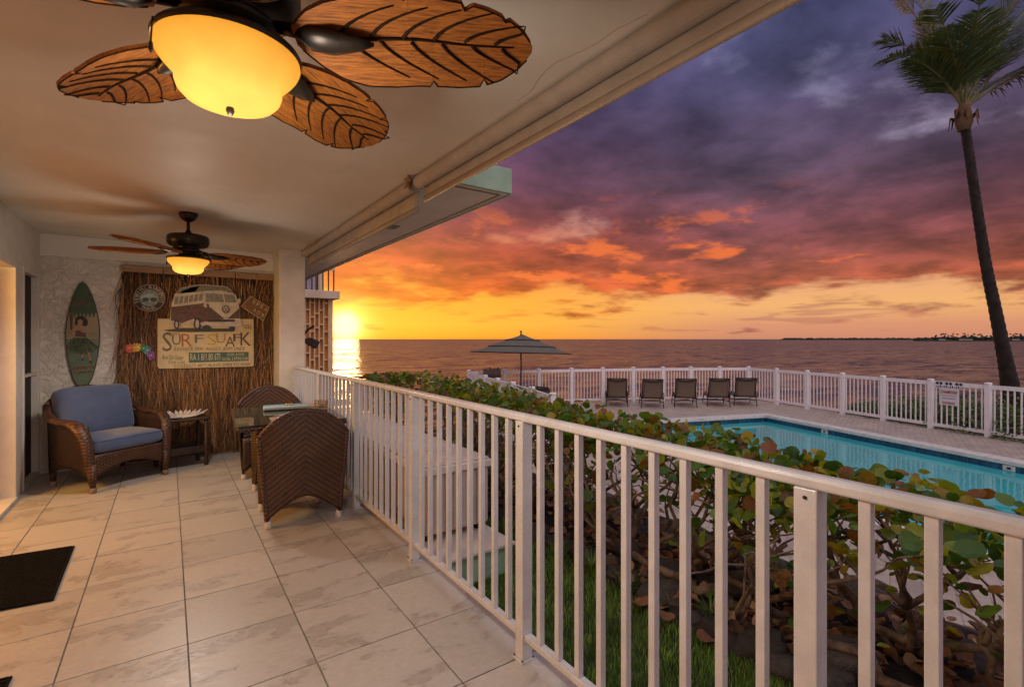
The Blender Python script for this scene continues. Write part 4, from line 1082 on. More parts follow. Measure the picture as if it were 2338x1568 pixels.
def litter_mat():
    m = bpy.data.materials.new('fallen_leaf'); m.use_nodes = True
    T = NT(m.node_tree); b = T.n['Principled BSDF']; g = T.new('ShaderNodeNewGeometry').outputs['Random Per Island']
    T.put(b.inputs['Base Color'], T.ramp(g, [(0, (.055,.022,.010,1)), (.4, (.15,.058,.024,1)), (.75, (.27,.13,.06,1)), (1, (.36,.24,.13,1))])); b.inputs['Roughness'].default_value = .7; return m
M['litter'] = litter_mat()
LV = [leaf_mesh(i) for i in range(6)]
LEAVES = []
for v_, f_ in LV:
    me = bpy.data.meshes.new('leaf'); me.from_pydata(v_, [], f_); me.materials.append(M['leaf']); me.polygons.foreach_set('use_smooth', [True]*len(me.polygons)); LEAVES.append(me)
def hedge_top(y):
    P = [(-1.5,.50),(.5,.51),(1,.54),(2,.62),(3.2,.71),(5,.77),(7,.85),(8.4,.76),(9.2,.46)]
    if y <= P[0][0]: return P[0][1]
    for (a, b), (c_, d) in zip(P, P[1:]):
        if a <= y <= c_: return b+(d-b)*(y-a)/(c_-a)
    return P[-1][1]
shr = [(-.75,3.15),(-.1,3.3),(.45,2.98),(1.0,3.25),(1.55,2.95),(2.1,3.2),(2.7,2.95),(3.35,3.2),(4.0,2.95),(4.75,3.15),(5.55,2.95),(6.4,3.1),(7.2,2.95),(8.0,3.05),(8.7,2.95)]
desc = ['with its stems crossing over the lava rocks', 'with a thick low stem above fallen leaves', 'with crooked bare stems behind the railing post', 'with yellowing leaves above the bank', 'with tangled brown twigs', 'with upright grey stems', 'with broad bright leaves', 'with reddish leaves along its top', 'standing beyond the storage box corner', 'level with the storage box lid', 'with dense dark leaves beside the box', 'rounded and dense beside the box', 'dense against the sea', 'at the seaward end of the hedge', 'last and lowest of the hedge']
def crooked(p0, p1, r0, r1, n, amp, rg):
    p0, p1 = Vector(p0), Vector(p1); pts, rad = [], []
    for i in range(n+1):
        f = i/n; k = math.sin(f*math.pi); pts.append(p0.lerp(p1, f)+Vector((rg.gauss(0, amp), rg.gauss(0, amp), rg.gauss(0, amp*.6)))*k); rad.append(r0+(r1-r0)*f)
    return pts, rad
for si, (sy, sx0) in enumerate(shr):
    rg = random.Random(100+si)
    a_ = (sx0-2.45)/2.35; gz_ = soilf(a_, (sy+3.5)/13.1)[2]-.03
    S_ = thing('sea_grape_shrub', 'sea grape shrub '+desc[si], 'shrub', (sx0, sy, gz_), 0, 'sea grape shrubs of the hedge')
    mb = MB(); tips = []
    near = sy < 4.2
    for b in range(rg.randint(5, 6) if near else 3):
        az = rg.uniform(0, 6.283); spread = rg.uniform(.18, .42)
        m1 = Vector((spread*math.cos(az)*1.0, spread*math.sin(az)*1.1, rg.uniform(.18, .42)))
        p, rd = crooked((rg.uniform(-.05,.05), rg.uniform(-.05,.05), 0), m1, rg.uniform(.020,.034), .016, 5, .03, rg); mb.tube(p, rd, 7)
        for c_ in range(rg.randint(2, 3)):
            e = m1+Vector((rg.gauss(0,.20), rg.gauss(0,.22), 0)); e.z = hedge_top(sy+e.y)-gz_-rg.uniform(.12,.35)
            p, rd = crooked(m1, e, .016, .009, 5, .03, rg); mb.tube(p, rd, 6); tips.append(e)
            for d_ in range(rg.randint(4, 7)):
                j_ = p[rg.randint(2, 5)]; e2 = j_+Vector((rg.gauss(0,.15), rg.gauss(0,.15), rg.uniform(.02,.22)))
                e2.z = min(e2.z, hedge_top(sy+e2.y)-gz_-.02)
                p2, r2_ = crooked(j_, e2, .007, .004, 3, .015, rg); mb.tube(p2, r2_, 5, cap=False); tips.append(e2)
    if si in (0, 2, 4): # long low limb lying over the rocks
        p, rd = crooked((0,0,.02), (-.35+rg.uniform(-.1,.1), .75, .26), .040, .022, 8, .05, rg); mb.tube(p, rd, 8)
        p, rd = crooked((0,0,.02), (.3, -.7, .20), .036, .022, 8, .05, rg); mb.tube(p, rd, 8)
    mb.build('stems', 'bark', S_, smooth=True)
    vs, fs = [], []; cnt = 0
    NL = 440 if near else 340
    for i in range(NL):
        tp = rg.choice(tips)
        q_ = tp+Vector((rg.gauss(0,.13), rg.gauss(0,.15), 0)); ht = hedge_top(sy+q_.y)-gz_
        u_ = rg.random()
        q_.z = ht-abs(rg.gauss(0, .10))-.01+ (rg.uniform(0,.05)) if u_ < .84 else ht-rg.uniform(.10, .60 if near else .8)
        if abs(q_.x+sx0-3.2) > .62: q_.x *= .6
        sz_ = rg.uniform(.055, .100) if rg.random() < .65 else rg.uniform(.035, .06)
        if not near: sz_ *= .85
        rot_ = (rg.gauss(0,.75), rg.gauss(-.25,.65), rg.uniform(0, 6.283))
        mi = rg.randrange(6)
        if near and i < 90:
            link('leaf', LEAVES[mi], S_, q_, rot_, (sz_, sz_, sz_))
        else:
            from mathutils import Euler
            Mx = Matrix.Translation(q_) @ Euler(rot_).to_matrix().to_4x4() @ Matrix.Scale(sz_, 4); k = len(vs)
            vs += [tuple(Mx @ Vector(v)) for v in LV[mi][0]]; fs += [tuple(x+k for x in f) for f in LV[mi][1]]
    o = raw('foliage', vs, fs, 'leaf', S_, True); tag(o, kind='stuff')
# fallen leaves
vs, fs = [], []; FL = [leaf_mesh(40+i, True) for i in range(6)]
from mathutils import Euler
for i in range(1700):
    x, y = r4.gauss(3.15, .38), r4.uniform(-.2, 6.5)
    if not 2.55 < x < 4.3: continue
    zz = soilf((x-2.45)/2.35, (y+3.5)/13.1)[2]; s_ = r4.uniform(.04, .095)
    Mx = Matrix.Translation((x, y, zz+r4.uniform(.015,.05))) @ Euler((r4.gauss(0,.45), r4.gauss(0,.45), r4.uniform(0,6.28))).to_matrix().to_4x4() @ Matrix.Scale(s_, 4); k = len(vs); mi = i % 6
    vs += [tuple(Mx @ Vector(v)) for v in FL[mi][0]]; fs += [tuple(q_+k for q_ in f) for f in FL[mi][1]]
o = raw('fallen_leaves', vs, fs, 'litter', None, True); tag(o, 'dry brown leaves strewn over the soil under the hedge', 'fallen leaves', kind='stuff')
FLM = []
for v_, f_ in FL:
    me = bpy.data.meshes.new('fallen_leaf'); me.from_pydata(v_, [], f_); me.materials.append(M['litter']); FLM.append(me)
for k, (x, y) in enumerate([(2.46,2.02),(2.43,1.86),(2.50,2.12),(2.56,2.4),(2.40,1.62)]):
    o = link('fallen_leaf', FLM[k % 6], None, (x, y, -.262), (.2, -.3*(k % 2), k*1.7), (.11, .11, .11)); tag(o, 'dry curled leaf fallen on the lawn by the stones', 'leaf', 'single leaves on the lawn')
# ================================================================== pool terrace
DZ = -.80
P0_ = Vector((14.09, 7.56)); U_ = Vector((-.308, -.951)).normalized(); V_ = Vector((-U_.y*-1, U_.x*-1)); V_ = Vector((U_.y, -U_.x))
def PW(u, v): p = P0_+U_*u+V_*v; return (p.x, p.y)
PL, PWD = 15.0, 5.0
FA = [(17.20,9.85),(16.30,10.42),(15.36,10.95),(14.43,11.43),(13.45,11.93),(12.40,12.37),(11.30,12.76),(10.16,13.10),(9.0,13.42),(7.85,13.75)]
FR = [(17.20,9.85),(16.86,8.68),(16.52,7.55),(16.16,6.41),(15.80,5.29),(15.46,4.18),(15.12,3.07),(14.77,1.95),(14.42,.83),(14.08,-.3),(13.73,-1.4)]
FB = [(7.85,13.75),(7.52,12.70),(7.14,11.60),(6.83,10.50),(6.50,9.35),(6.18,8.20),(5.76,7.02)]
def deck_mat():
    m = bpy.data.materials.new('deck_pavers'); m.use_nodes = True
    T = NT(m.node_tree); b = T.n['Principled BSDF']; tc = T.new('ShaderNodeTexCoord').outputs['Object']
    mp = T.new('ShaderNodeMapping'); T.put(mp.inputs[0], tc); mp.inputs['Rotation'].default_value = (0, 0, R(-18))
    br = T.new('ShaderNodeTexBrick'); T.put(br.inputs['Vector'], mp.outputs[0]); br.inputs['Scale'].default_value = 2.2; br.inputs['Mortar Size'].default_value = .012
    br.inputs['Color1'].default_value = (.45,.37,.30,1); br.inputs['Color2'].default_value = (.385,.315,.255,1); br.inputs['Mortar'].default_value = (.30,.245,.20,1)
    n = T.noise(tc, 3., 6., .65); c = T.mix(1., br.outputs[0], T.ramp(n, [(.3, (.78,.78,.78,1)), (.7, (1.18,1.16,1.14,1))]), 'MULTIPLY')
    T.put(b.inputs['Base Color'], c); T.put(b.inputs['Roughness'], T.mr(n, .3, .7, .5, .75))
    bn = T.new('ShaderNodeBump'); bn.inputs['Strength'].default_value = .4; bn.inputs['Distance'].default_value = .01
    T.put(bn.inputs['Height'], T.add(T.mul(br.outputs[1], -1.), T.mul(T.noise(tc, 40., 4., .6), .5))); T.l.new(bn.outputs[0], b.inputs['Normal']); return m
M['deck'] = deck_mat()
outer = [(4.25,-6.0),(4.25,6.2),(5.3,7.0),(6.1,9.0),(7.45,13.9),(7.9,14.05),(11.4,13.1),(14.5,11.75),(17.5,9.95),(15.42,3.0),(14.0,-1.5),(12.6,-6.0)]
inner = [PW(0,0), PW(PL,0), PW(PL,PWD), PW(0,PWD)]
bm = bmesh.new()
def loop(ps):
    vv = [bm.verts.new((x, y, DZ)) for x, y in ps]; return vv, [bm.edges.new((vv[i], vv[(i+1) % len(vv)])) for i in range(len(vv))]
ov, oe = loop(outer); iv, ie = loop(inner)
bmesh.ops.triangle_fill(bm, use_beauty=True, use_dissolve=False, edges=oe+ie)
for f in bm.faces:
    if f.normal.z < 0: f.normal_flip()
me = bpy.data.meshes.new('pool_deck'); bm.to_mesh(me); bm.free(); me.materials.append(M['deck'])
deck = link('pool_deck', me); tag(deck, kind='structure')
mb = MB(); n = len(outer)
for i in range(n):
    a, b = outer[i], outer[(i+1) % n]; mb._add([(a[0],a[1],DZ-.004),(b[0],b[1],DZ-.004),(b[0],b[1],-6),(a[0],a[1],-6)], [(0,1,2,3)])
o = mb.build('sea_wall', 'seawall'); tag(o, kind='structure')
# pool basin, coping, tile band, water
pool = thing('swimming_pool', 'turquoise swimming pool with dark blue tile band set into the deck', 'swimming pool', (P0_.x, P0_.y, DZ), math.atan2(U_.y, U_.x))
# local frame: +x along the long side, +y towards the lanai (checked below)
s_ = 1 if (Matrix.Rotation(pool.rotation_euler.z, 2) @ Vector((0, 1))).dot(V_) > 0 else -1
def lb(x0, x1, y0, y1, z0, z1): return MB().box(x0, x1, *sorted((s_*y0, s_*y1)), z0, z1)
mb = MB()
for x0, x1, y0, y1 in ((-.1,PL+.1,-.1,0),(-.1,PL+.1,PWD,PWD+.1),(-.1,0,0,PWD),(PL,PL+.1,0,PWD)): mb.box(x0, x1, *sorted((s_*y0, s_*y1)), -1.6, -.012)
mb.box(-.1, PL+.1, *sorted((s_*-.1, s_*(PWD+.1))), -1.7, -1.6)
mb.build('basin', 'poolwall', pool)
for x0, x1, y0, y1 in ((-.30,PL+.3,-.30,.03),(-.30,PL+.3,PWD-.03,PWD+.3),(-.30,.03,.03,PWD-.03),(PL-.03,PL+.3,.03,PWD-.03)):
    lb(x0, x1, y0, y1, -.05, .028).build('coping', 'coping', pool, bevel=.012)
TS = .155
tme = MB().box(-TS/2+.003, TS/2-.003, 0, .006, -.165, -.052).mesh('band_tile', 'pooltile')
for k in range(int(11.5/TS)): link('band_tile', tme, pool, (.08+k*TS, s_*.001 - (0 if s_ > 0 else .006), 0))
tme2 = MB().box(0, .006, -TS/2+.003, TS/2-.003, -.165, -.052).mesh('band_tile', 'pooltile')
for k in range(int(PWD/TS)-1): link('band_tile', tme2, pool, (.001, s_*(.08+k*TS), 0))
for k in (1.9, 5.6): # skimmer plates
    sk_ = lb(k-.09, k+.09, .0085, .014, -.155, -.06).build('skimmer_plate', 'coping', pool); lb(k-.03, k+.03, .0145, .018, -.13, -.09).build('jet', 'black', sk_)
lb(.0075, .013, 1.55, 1.90, -.15, -.065).build('skimmer_mouth', 'black', pool)
def water_mat():
    m = bpy.data.materials.new('pool_water'); m.use_nodes = True
    T = NT(m.node_tree); T.n.clear(); tc = T.new('ShaderNodeTexCoord').outputs['Object']
    bn = T.new('ShaderNodeBump'); bn.inputs['Strength'].default_value = .10; bn.inputs['Distance'].default_value = .03
    T.put(bn.inputs['Height'], T.noise(tc, 3.2, 3., .5, .4))
    fr = T.new('ShaderNodeFresnel'); fr.inputs[0].default_value = 1.33; T.l.new(bn.outputs[0], fr.inputs['Normal'])
    t = T.new('ShaderNodeBsdfTransparent'); t.inputs[0].default_value = (.72,.97,.98,1)
    g = T.new('ShaderNodeBsdfGlossy'); g.inputs['Roughness'].default_value = .015; T.l.new(bn.outputs[0], g.inputs['Normal'])
    mx = T.new('ShaderNodeMixShader'); T.l.new(fr.outputs[0], mx.inputs[0]); T.l.new(t.outputs[0], mx.inputs[1]); T.l.new(g.outputs[0], mx.inputs[2])
    T.l.new(mx.outputs[0], T.new('ShaderNodeOutputMaterial').inputs[0]); return m
M['water'] = water_mat()
raw('water', [(0,0,-.15),(PL,0,-.15),(PL,s_*PWD,-.15),(0,s_*PWD,-.15)], [(0,1,2,3) if s_ > 0 else (3,2,1,0)], 'water', pool)

# ------------------------------------------------------------------ white vinyl fences
FH = 1.22
post_f = MB().box(-.05,.05,-.05,.05,0,FH-.03).mesh('post', 'vinyl')
cap_f = MB().lathe([(.068,FH-.03),(.070,FH-.012),(.060,FH),(.02,FH+.006)], 16).mesh('post_cap', 'vinyl', True)
balm = {}
def fence(name_, label, pts, nb=9, mat='vinyl', first=True):
    root = thing('pool_fence', label, 'fence', (pts[0][0], pts[0][1], DZ), 0, 'white pool fences')
    o = Vector((pts[0][0], pts[0][1], 0))
    for i, p in enumerate(pts):
        d = Vector(pts[min(i+1, len(pts)-1)])-Vector(pts[max(i-1, 0)]); a = math.atan2(d.y, d.x); q_ = Vector((p[0], p[1], 0))-o
        if i or first:
            po = link('post', post_f, root, q_, (0, 0, a)); link('post_cap', cap_f, po)
        if i < len(pts)-1:
            e = Vector((pts[i+1][0], pts[i+1][1], 0))-o; dd = (e-q_); L = dd.length; u = dd/L; an = math.atan2(u.y, u.x)
            key = round(L, 2)
            if key not in balm:
                balm[key] = (MB().box(.051, L-.051, -.022, .022, FH-.14, FH-.05).mesh('top_rail', mat), MB().box(.051, L-.051, -.020, .020, .075, .15).mesh('bottom_rail', mat), MB().box(-.0115, .0115, -.0115, .0115, .15, FH-.14).mesh('baluster', mat))
            t_, b_, l_ = balm[key]
            link('top_rail', t_, root, q_, (0, 0, an)); link('bottom_rail', b_, root, q_, (0, 0, an))
            for k in range(1, nb+1): link('baluster', l_, root, q_+u*(L*k/(nb+1)), (0, 0, an))
    return root
fence('a', 'white vinyl fence along the sea behind the row of sling loungers', FA)
fence('b', 'white vinyl fence along the far side of the pool with the red lettered sign', FR, first=False)
fence('c', 'white vinyl fence running from the sea towards the hedge beside the umbrella', FB, first=False)
# weathered slatted gate leaning inside the sea fence
ga = thing('slat_screen', 'weathered grey slatted screen standing by the umbrella', 'screen', (8.05, 13.25, DZ), math.atan2(-.33, 1.13))
M['greywood'] = pm('grey_wood', (.13,.10,.085), .9, .2, 12, stretch=(6,6,1), obj=.2)
sl_me = MB().box(-.025,.025,-.010,.010,.06,1.26).mesh('slat', 'greywood')
for k in range(9): link('slat', sl_me, ga, (.05+k*.065, 0, rnd.uniform(-.03,.05)))
for z in (.25, 1.0): MB().box(.0, .62, .011, .035, z, z+.07).build('crosspiece', 'greywood', ga)

# ------------------------------------------------------------------ sign on the fence
pa, pb = Vector(FR[5]), Vector(FR[6]); dd = (pb-pa).normalized()
pc = pa+(pb-pa)*.35; nrm = Vector((dd.y, -dd.x));  nrm = nrm if nrm.dot(-pc) > 0 else -nrm
sg = thing('fence_sign', 'white warning sign with red lettering under a blue patterned header on the pool fence', 'sign', (pc.x+nrm.x*.032, pc.y+nrm.y*.032, DZ), math.atan2(dd.y, dd.x))
# local: +x runs along the fence away from the corner, -y or +y faces the lanai
fy = 1 if (Matrix.Rotation(sg.rotation_euler.z, 2) @ Vector((0, 1))).dot(nrm) > 0 else -1
def sbox(x0, x1, z0, z1, k, th_, mat, name): return MB().box(x0, x1, *sorted((fy*k, fy*(k+th_))), z0, z1).build(name, mat, sg)
fx = -1 if fy > 0 else 1                          # reading direction
sbox(-.30, .30, 1.015, 1.185, 0, .006, 'signw', 'header_board'); sbox(-.20, .20, .62, 1.01, -.004, .006, 'signw', 'sign_board')
def stx(s, x, z, h, mat, wd):
    me = text_mesh(s, 1., 0., mat, bold=.025); xs_ = [v.co.x for v in me.vertices]; ys_ = [v.co.y for v in me.vertices]
    w0, h0 = max(xs_)-min(xs_), max(ys_)-min(ys_); mx, my = (max(xs_)+min(xs_))/2, (max(ys_)+min(ys_))/2
    for v in me.vertices: v.co.x = (v.co.x-mx)*wd/w0; v.co.y = (v.co.y-my)*h/h0
    link('lettering', me, sg, (x, fy*.0075, z), (R(90), 0, 0 if fy < 0 else math.pi))
stx('CORAMEODES', 0, .935, .075, 'red', .36); stx('SOORDGO', 0, .675, .06, 'red', .27)
stx('nolvnomtarda de gcelo', 0, .85, .032, 'grey', .33); stx('TSLNUKO PESDSUPR', 0, .785, .032, 'grey', .29)
for k, x in enumerate((-.24,-.16,-.04,.04,.17,.25)):
    MB().lathe([(.010,0),(.034,0),(.034,.002),(.010,.002)], 18).build('header_ring', 'navy', sg, loc=(x, fy*.0065, 1.135), rot=(R(90) if fy < 0 else R(-90), 0, 0))
for k in range(14): sbox(-.27+k*.042, -.245+k*.042, 1.035, 1.060+.015*(k % 3), .0062, .001, 'navy', 'header_motif')

# ------------------------------------------------------------------ sling loungers
def lounger(label, loc, rz, group):
    """back towards local -y"""
    t = thing('sling_lounger', label, 'lounger', loc, rz, group)
    w_ = .31
    bt, bb = Vector((0,-.20,.93)), Vector((0,.04,.30))
    MB().grid(lambda a, b: (-w_+.02+a*(2*w_-.04), bb.y+(bt.y-bb.y)*b+.03*math.sin(b*3.1)-.012*math.cos((a-.5)*3), bb.z+(bt.z-bb.z)*b), 6, 8).build('back_sling', 'sling', t, smooth=True, solid=.006)
    MB().grid(lambda a, b: (-w_+.02+a*(2*w_-.04), bb.y+(bt.y-bb.y)*(.88+.12*b)+.006, bb.z+(bt.z-bb.z)*(.88+.12*b)-.035*math.cos((a-.5)*3.1)*(1-b)), 8, 2).build('head_band', 'slingdark', t, smooth=True, solid=.02)
    MB().grid(lambda a, b: (-w_+.02+a*(2*w_-.04), .06+b*1.15, .31-.02*math.sin(b*3.1)+.03*b), 6, 8).build('seat_sling', 'sling', t, smooth=True, solid=.006)
    for s in (-1, 1):
        MB().tube([(s*w_, bb.y, bb.z), (s*w_, (bb.y+bt.y)/2+.02, .62), (s*w_, bt.y, bt.z)], .017, 8).build('back_rail', 'iron', t, smooth=True)
        MB().tube([(s*w_, .03, .30), (s*w_, .6, .30), (s*w_, 1.22, .34)], .016, 8).build('seat_rail', 'iron', t, smooth=True)
        MB().tube([(s*(w_+.02), .05, .31), (s*(w_+.035), -.06, .0)], .014, 8).build('leg', 'iron', t, smooth=True)
        MB().tube([(s*(w_+.02), .95, .32), (s*(w_+.03), 1.08, .0)], .014, 8).build('leg', 'iron', t, smooth=True)
        MB().tube([(s*(w_+.035), -.02, .28), (s*(w_+.045), .02, .46), (s*(w_+.045), .28, .48), (s*(w_+.04), .45, .44), (s*(w_+.03), .5, .31)], .013, 8).build('armrest', 'iron', t, smooth=True)
    for ps, r_ in (([(-w_, bt.y, bt.z), (w_, bt.y, bt.z)], .015), ([(-w_, bb.y-.01, bb.z), (w_, bb.y-.01, bb.z)], .017), ([(-w_-.02, .0, .19), (-.1, .0, .215), (.1, .0, .215), (w_+.02, .0, .19)], .012), ([(-w_-.02, 1.05, .12), (w_+.02, 1.05, .12)], .012)):
        MB().tube(ps, r_, 8).build('crossbar', 'iron', t, smooth=True)
    return t
spots = [(1408,929,-46),(1489,931.5,-46),(1565,930,-48),(1640.5,928.5,-48),(1701.5,927,-50)]
labs = ['sling lounger nearest the umbrella in the row facing the sea fence', 'second sling lounger along from the umbrella in the row', 'middle sling lounger of the row facing the sea fence', 'sling lounger next to the one by the fence corner', 'sling lounger beside the corner of the pool fence']
for (px, py, a), lab in zip(spots, labs):
    p = onz(px, py, DZ); f = Vector((p.x, p.y)).normalized(); d_ = Vector((math.sin(R(-a)), math.cos(R(-a))))
    lounger(lab, (p.x+d_.x*.06, p.y+d_.y*.06, DZ), R(a), 'sling loungers in a row')
p = att(1240, 900, .0118); lounger('single brown sling lounger under the umbrella', (p.x, p.y, DZ), R(-75), 'loungers by the umbrella')

# ------------------------------------------------------------------ umbrella and its table
up_ = att(1189, 774, .0130)
um = thing('patio_umbrella', 'taupe patio umbrella with three tiers on a dark pole', 'umbrella', (up_.x, up_.y, DZ), R(20))
MB().tube([(0,0,0),(0,0,2.36)], .022, 10).build('pole', 'iron', um, smooth=True)
MB().lathe([(.02,.10),(.06,.09),(.26,.05),(.27,0)], 20).build('base', 'iron', um, smooth=True)
def tier(r0, z0, r1, z1, name, sag=.05):
    mb = MB(); n = 8; mm = 6; vs, fs = [], []
    for j in range(5):
        f = j/4
        for i in range(n*mm):
            a = i/(n*mm)*6.28318; seg_ = (i % mm)/mm; k = math.cos(math.pi/n)/math.cos((seg_-.5)*2*math.pi/n)
            r_ = (r0+(r1-r0)*f); scal = .02*math.sin(seg_*math.pi)*f
            vs.append((r_*k*math.cos(a), r_*k*math.sin(a), z0+(z1-z0)*f-sag*math.sin(f*3.14)-scal*0+.03*r_*math.sin(seg_*math.pi)*f*0))
    for j in range(4):
        for i in range(n*mm): fs.append((j*n*mm+i, j*n*mm+(i+1) % (n*mm), (j+1)*n*mm+(i+1) % (n*mm), (j+1)*n*mm+i))
    mb._add(vs, fs); o = mb.build(name, 'canopy', um, solid=.006); o.rotation_euler = (R(0), R(2.2), 0)
    eb = MB().tube([Vector(vs[4*n*mm+(i % (n*mm))])+Vector((0,0,-.012)) for i in range(n*mm+1)], .012, 5, cap=False).build('edge_binding', 'stripe', o); return o
tier(.02, 2.335, .53, 2.175, 'canopy_tier', .02); tier(.44, 2.185, 1.02, 1.985, 'canopy_tier', .02); tier(.90, 2.01, 1.54, 1.80, 'canopy_tier', .03)
MB().lathe([(.012,2.34),(.03,2.36),(.012,2.385),(.02,2.395),(.036,2.415),(.03,2.44),(.006,2.452)], 12).build('finial', 'iron', um, smooth=True)
for k in range(8):
    a = k/8*6.28318; MB().tube([(.03*math.cos(a), .03*math.sin(a), 1.95-.10), (1.0*math.cos(a), 1.0*math.sin(a), 1.955)], .009, 6).build('rib', 'iron', um)
pt = thing('patio_table', 'round dark patio table beneath the umbrella', 'table', (up_.x+.02, up_.y-.04, DZ+.0))
MB().lathe([(.03,.70),(.60,.70),(.62,.715),(.60,.73),(.03,.73)], 32, cap=False).build('table_top', 'iron', pt)
for k in range(4):
    a = R(45+90*k); MB().tube([(.30*math.cos(a), .30*math.sin(a), .70), (.42*math.cos(a), .42*math.sin(a), 0)], .018, 8).build('leg', 'iron', pt)

# ------------------------------------------------------------------ palm
def palm():
    TP = .0115
    path = [(2318,960),(2309,900),(2296,830),(2284,770),(2270,700),(2257,640),(2246,580),(2236,515),(2226,450),(2218,395),(2211,345),(2204,300),(2200,280)]
    P = [att(x, y, TP) for x, y in path]; rad = [.25,.20,.16,.142,.130,.122,.117,.111,.107,.104,.102,.102,.102]
    base = P[0]; t = thing('coconut_palm', 'tall leaning coconut palm behind the pool fence', 'palm tree', base)
    pts, rr = [], []
    for i in range(len(P)-1):
        for k in range(8):
            f = k/8; pts.append(P[i].lerp(P[i+1], f)-base); r_ = rad[i]+(rad[i+1]-rad[i])*f; rr.append(r_*(1.06 if k % 2 else .97)*(1+rnd.uniform(-.02,.02)))
    MB().tube(pts, rr, 14).build('trunk', pm('palm_bark', (.022,.015,.011), .9, .3, 6, bump=1., bscale=18, base2=(.012,.009,.007)), t, smooth=True)
    top = P[-1]-base
    MB().tube([top+Vector((0,0,-.22)), top, top+Vector((0,0,.25)), top+Vector((0,0,.55))], [.13,.19,.16,.09], 14).build('crownshaft', pm('palm_husk', (.17,.10,.05), .9, .15, 4, bump=.4), t, smooth=True)
    husk = pm('palm_husk_dry', (.19,.085,.035), .9, .3, 20, bump=.8)
    for k in range(8):
        a = k*.83+.3; MB().tube([top+Vector((.2*math.cos(a), .2*math.sin(a), .1)), top+Vector((.27*math.cos(a), .27*math.sin(a), .30-.07*(k % 3))), top+Vector((.31*math.cos(a), .31*math.sin(a), .05-.12*(k % 3)))], [.05,.06,.012], 6, rb=[.02,.02,.006]).build('dry_husk', husk, t, smooth=True)
    m = bpy.data.materials.new('palm_leaf'); m.use_nodes = True; T = NT(m.node_tree); b = T.n['Principled BSDF']
    g = T.new('ShaderNodeNewGeometry').outputs['Random Per Island']
    T.put(b.inputs['Base Color'], T.ramp(g, [(0, (.020,.045,.010,1)), (.6, (.045,.080,.014,1)), (.9, (.09,.11,.02,1)), (1, (.20,.14,.03,1))])); b.inputs['Roughness'].default_value = .45
    tr_ = T.new('ShaderNodeBsdfTranslucent'); tr_.inputs[0].default_value = (.14,.16,.02,1); mx = T.new('ShaderNodeMixShader'); mx.inputs[0].default_value = .25
    T.l.new(b.outputs[0], mx.inputs[1]); T.l.new(tr_.outputs[0], mx.inputs[2]); T.l.new(mx.outputs[0], T.n['Material Output'].inputs[0])
    stem = pm('palm_rachis', (.16,.15,.045), .5, .15, 10)
    # view-independent fronds: right axis of the bay, depth axis, and up
    rt = Vector((cY, -sY, 0)); fw = Vector((sY, cY, 0)); upv = Vector((0,0,1))
    fr = [(-.45, -.30, 1.0, 2.9, .75), (-.38, .10, 1.0, 2.9, .8), (-.28, -.45, 1.0, 3.0, .6), (-.08, .25, 1.0, 4.0, .15), (.70, -.15, 1.0, 4.0, .30), (.22, -.25, 1.0, 3.9, .25), (-.24, .12, 1.0, 3.7, .40), (.85, .15, .85, 3.6, .7), (.10, .60, .95, 3.6, .4), (.42, .30, 1.0, 4.0, .25), (.85, -.35, .75, 3.4, .8), (.50, .05, 1.0, 3.8, .40), (-.50, -.05, .80, 2.7, 1.0)]
    rg = random.Random(21)
    for fi, (a, d, u, L, droop) in enumerate(fr):
        dr = (rt*a+fw*d+upv*u).normalized(); hz_ = Vector((dr.x, dr.y, 0)); hz_ = hz_.normalized() if hz_.length > .05 else rt
        N = 22; pts = []; p = top+Vector((0,0,.35)); dcur = dr.copy()
        for i in range(N+1):
            pts.append(p.copy()); f = i/N; dcur = (dcur+Vector((0,0,-1))*droop*.075*(.3+f)+hz_*.012*droop).normalized(); p = p+dcur*(L/N)
        ro = MB().tube(pts, [.035*(1-i/N)+.006 for i in range(N+1)], 6).build('frond', stem, t, smooth=True)
        vs, fs = [], []
        for i in range(20, N*5):
            f = i/(N*5); k = min(int(f*N), N-1); q_ = pts[k].lerp(pts[k+1], f*N-k); tg = (pts[k+1]-pts[k]).normalized()
            sd = tg.cross(Vector((0,0,1)));
            if sd.length < .1: sd = rt.copy()
            sd.normalize(); nm = sd.cross(tg)
            LL = 1.15*L/3.3*(math.sin(min(1, f*1.18+.10)*math.pi)**.6 if f < .8 else .62*(1.12-f)/.32+.12)
            for s in (-1, 1):
                dd_ = (sd*s*.85+tg*(.62+.3*f)+nm*.10+Vector((rg.gauss(0,.07), rg.gauss(0,.07), rg.gauss(0,.07)))).normalized(); k0 = len(vs); wd = .021
                c0 = q_; c1 = q_+dd_*LL*.5+Vector((0,0,-.05*LL)); c2 = q_+dd_*LL+Vector((0,0,-.20*LL*rg.uniform(.5,1.5)))
                wv = tg*wd
                vs += [tuple(c0-wv*.6), tuple(c0+wv*.6), tuple(c1+wv), tuple(c1-wv), tuple(c2)]; fs += [(k0,k0+1,k0+2,k0+3),(k0+3,k0+2,k0+4)]
        o = raw('leaflets', vs, fs, m, ro); tag(o, kind='stuff')
    return t
palm()

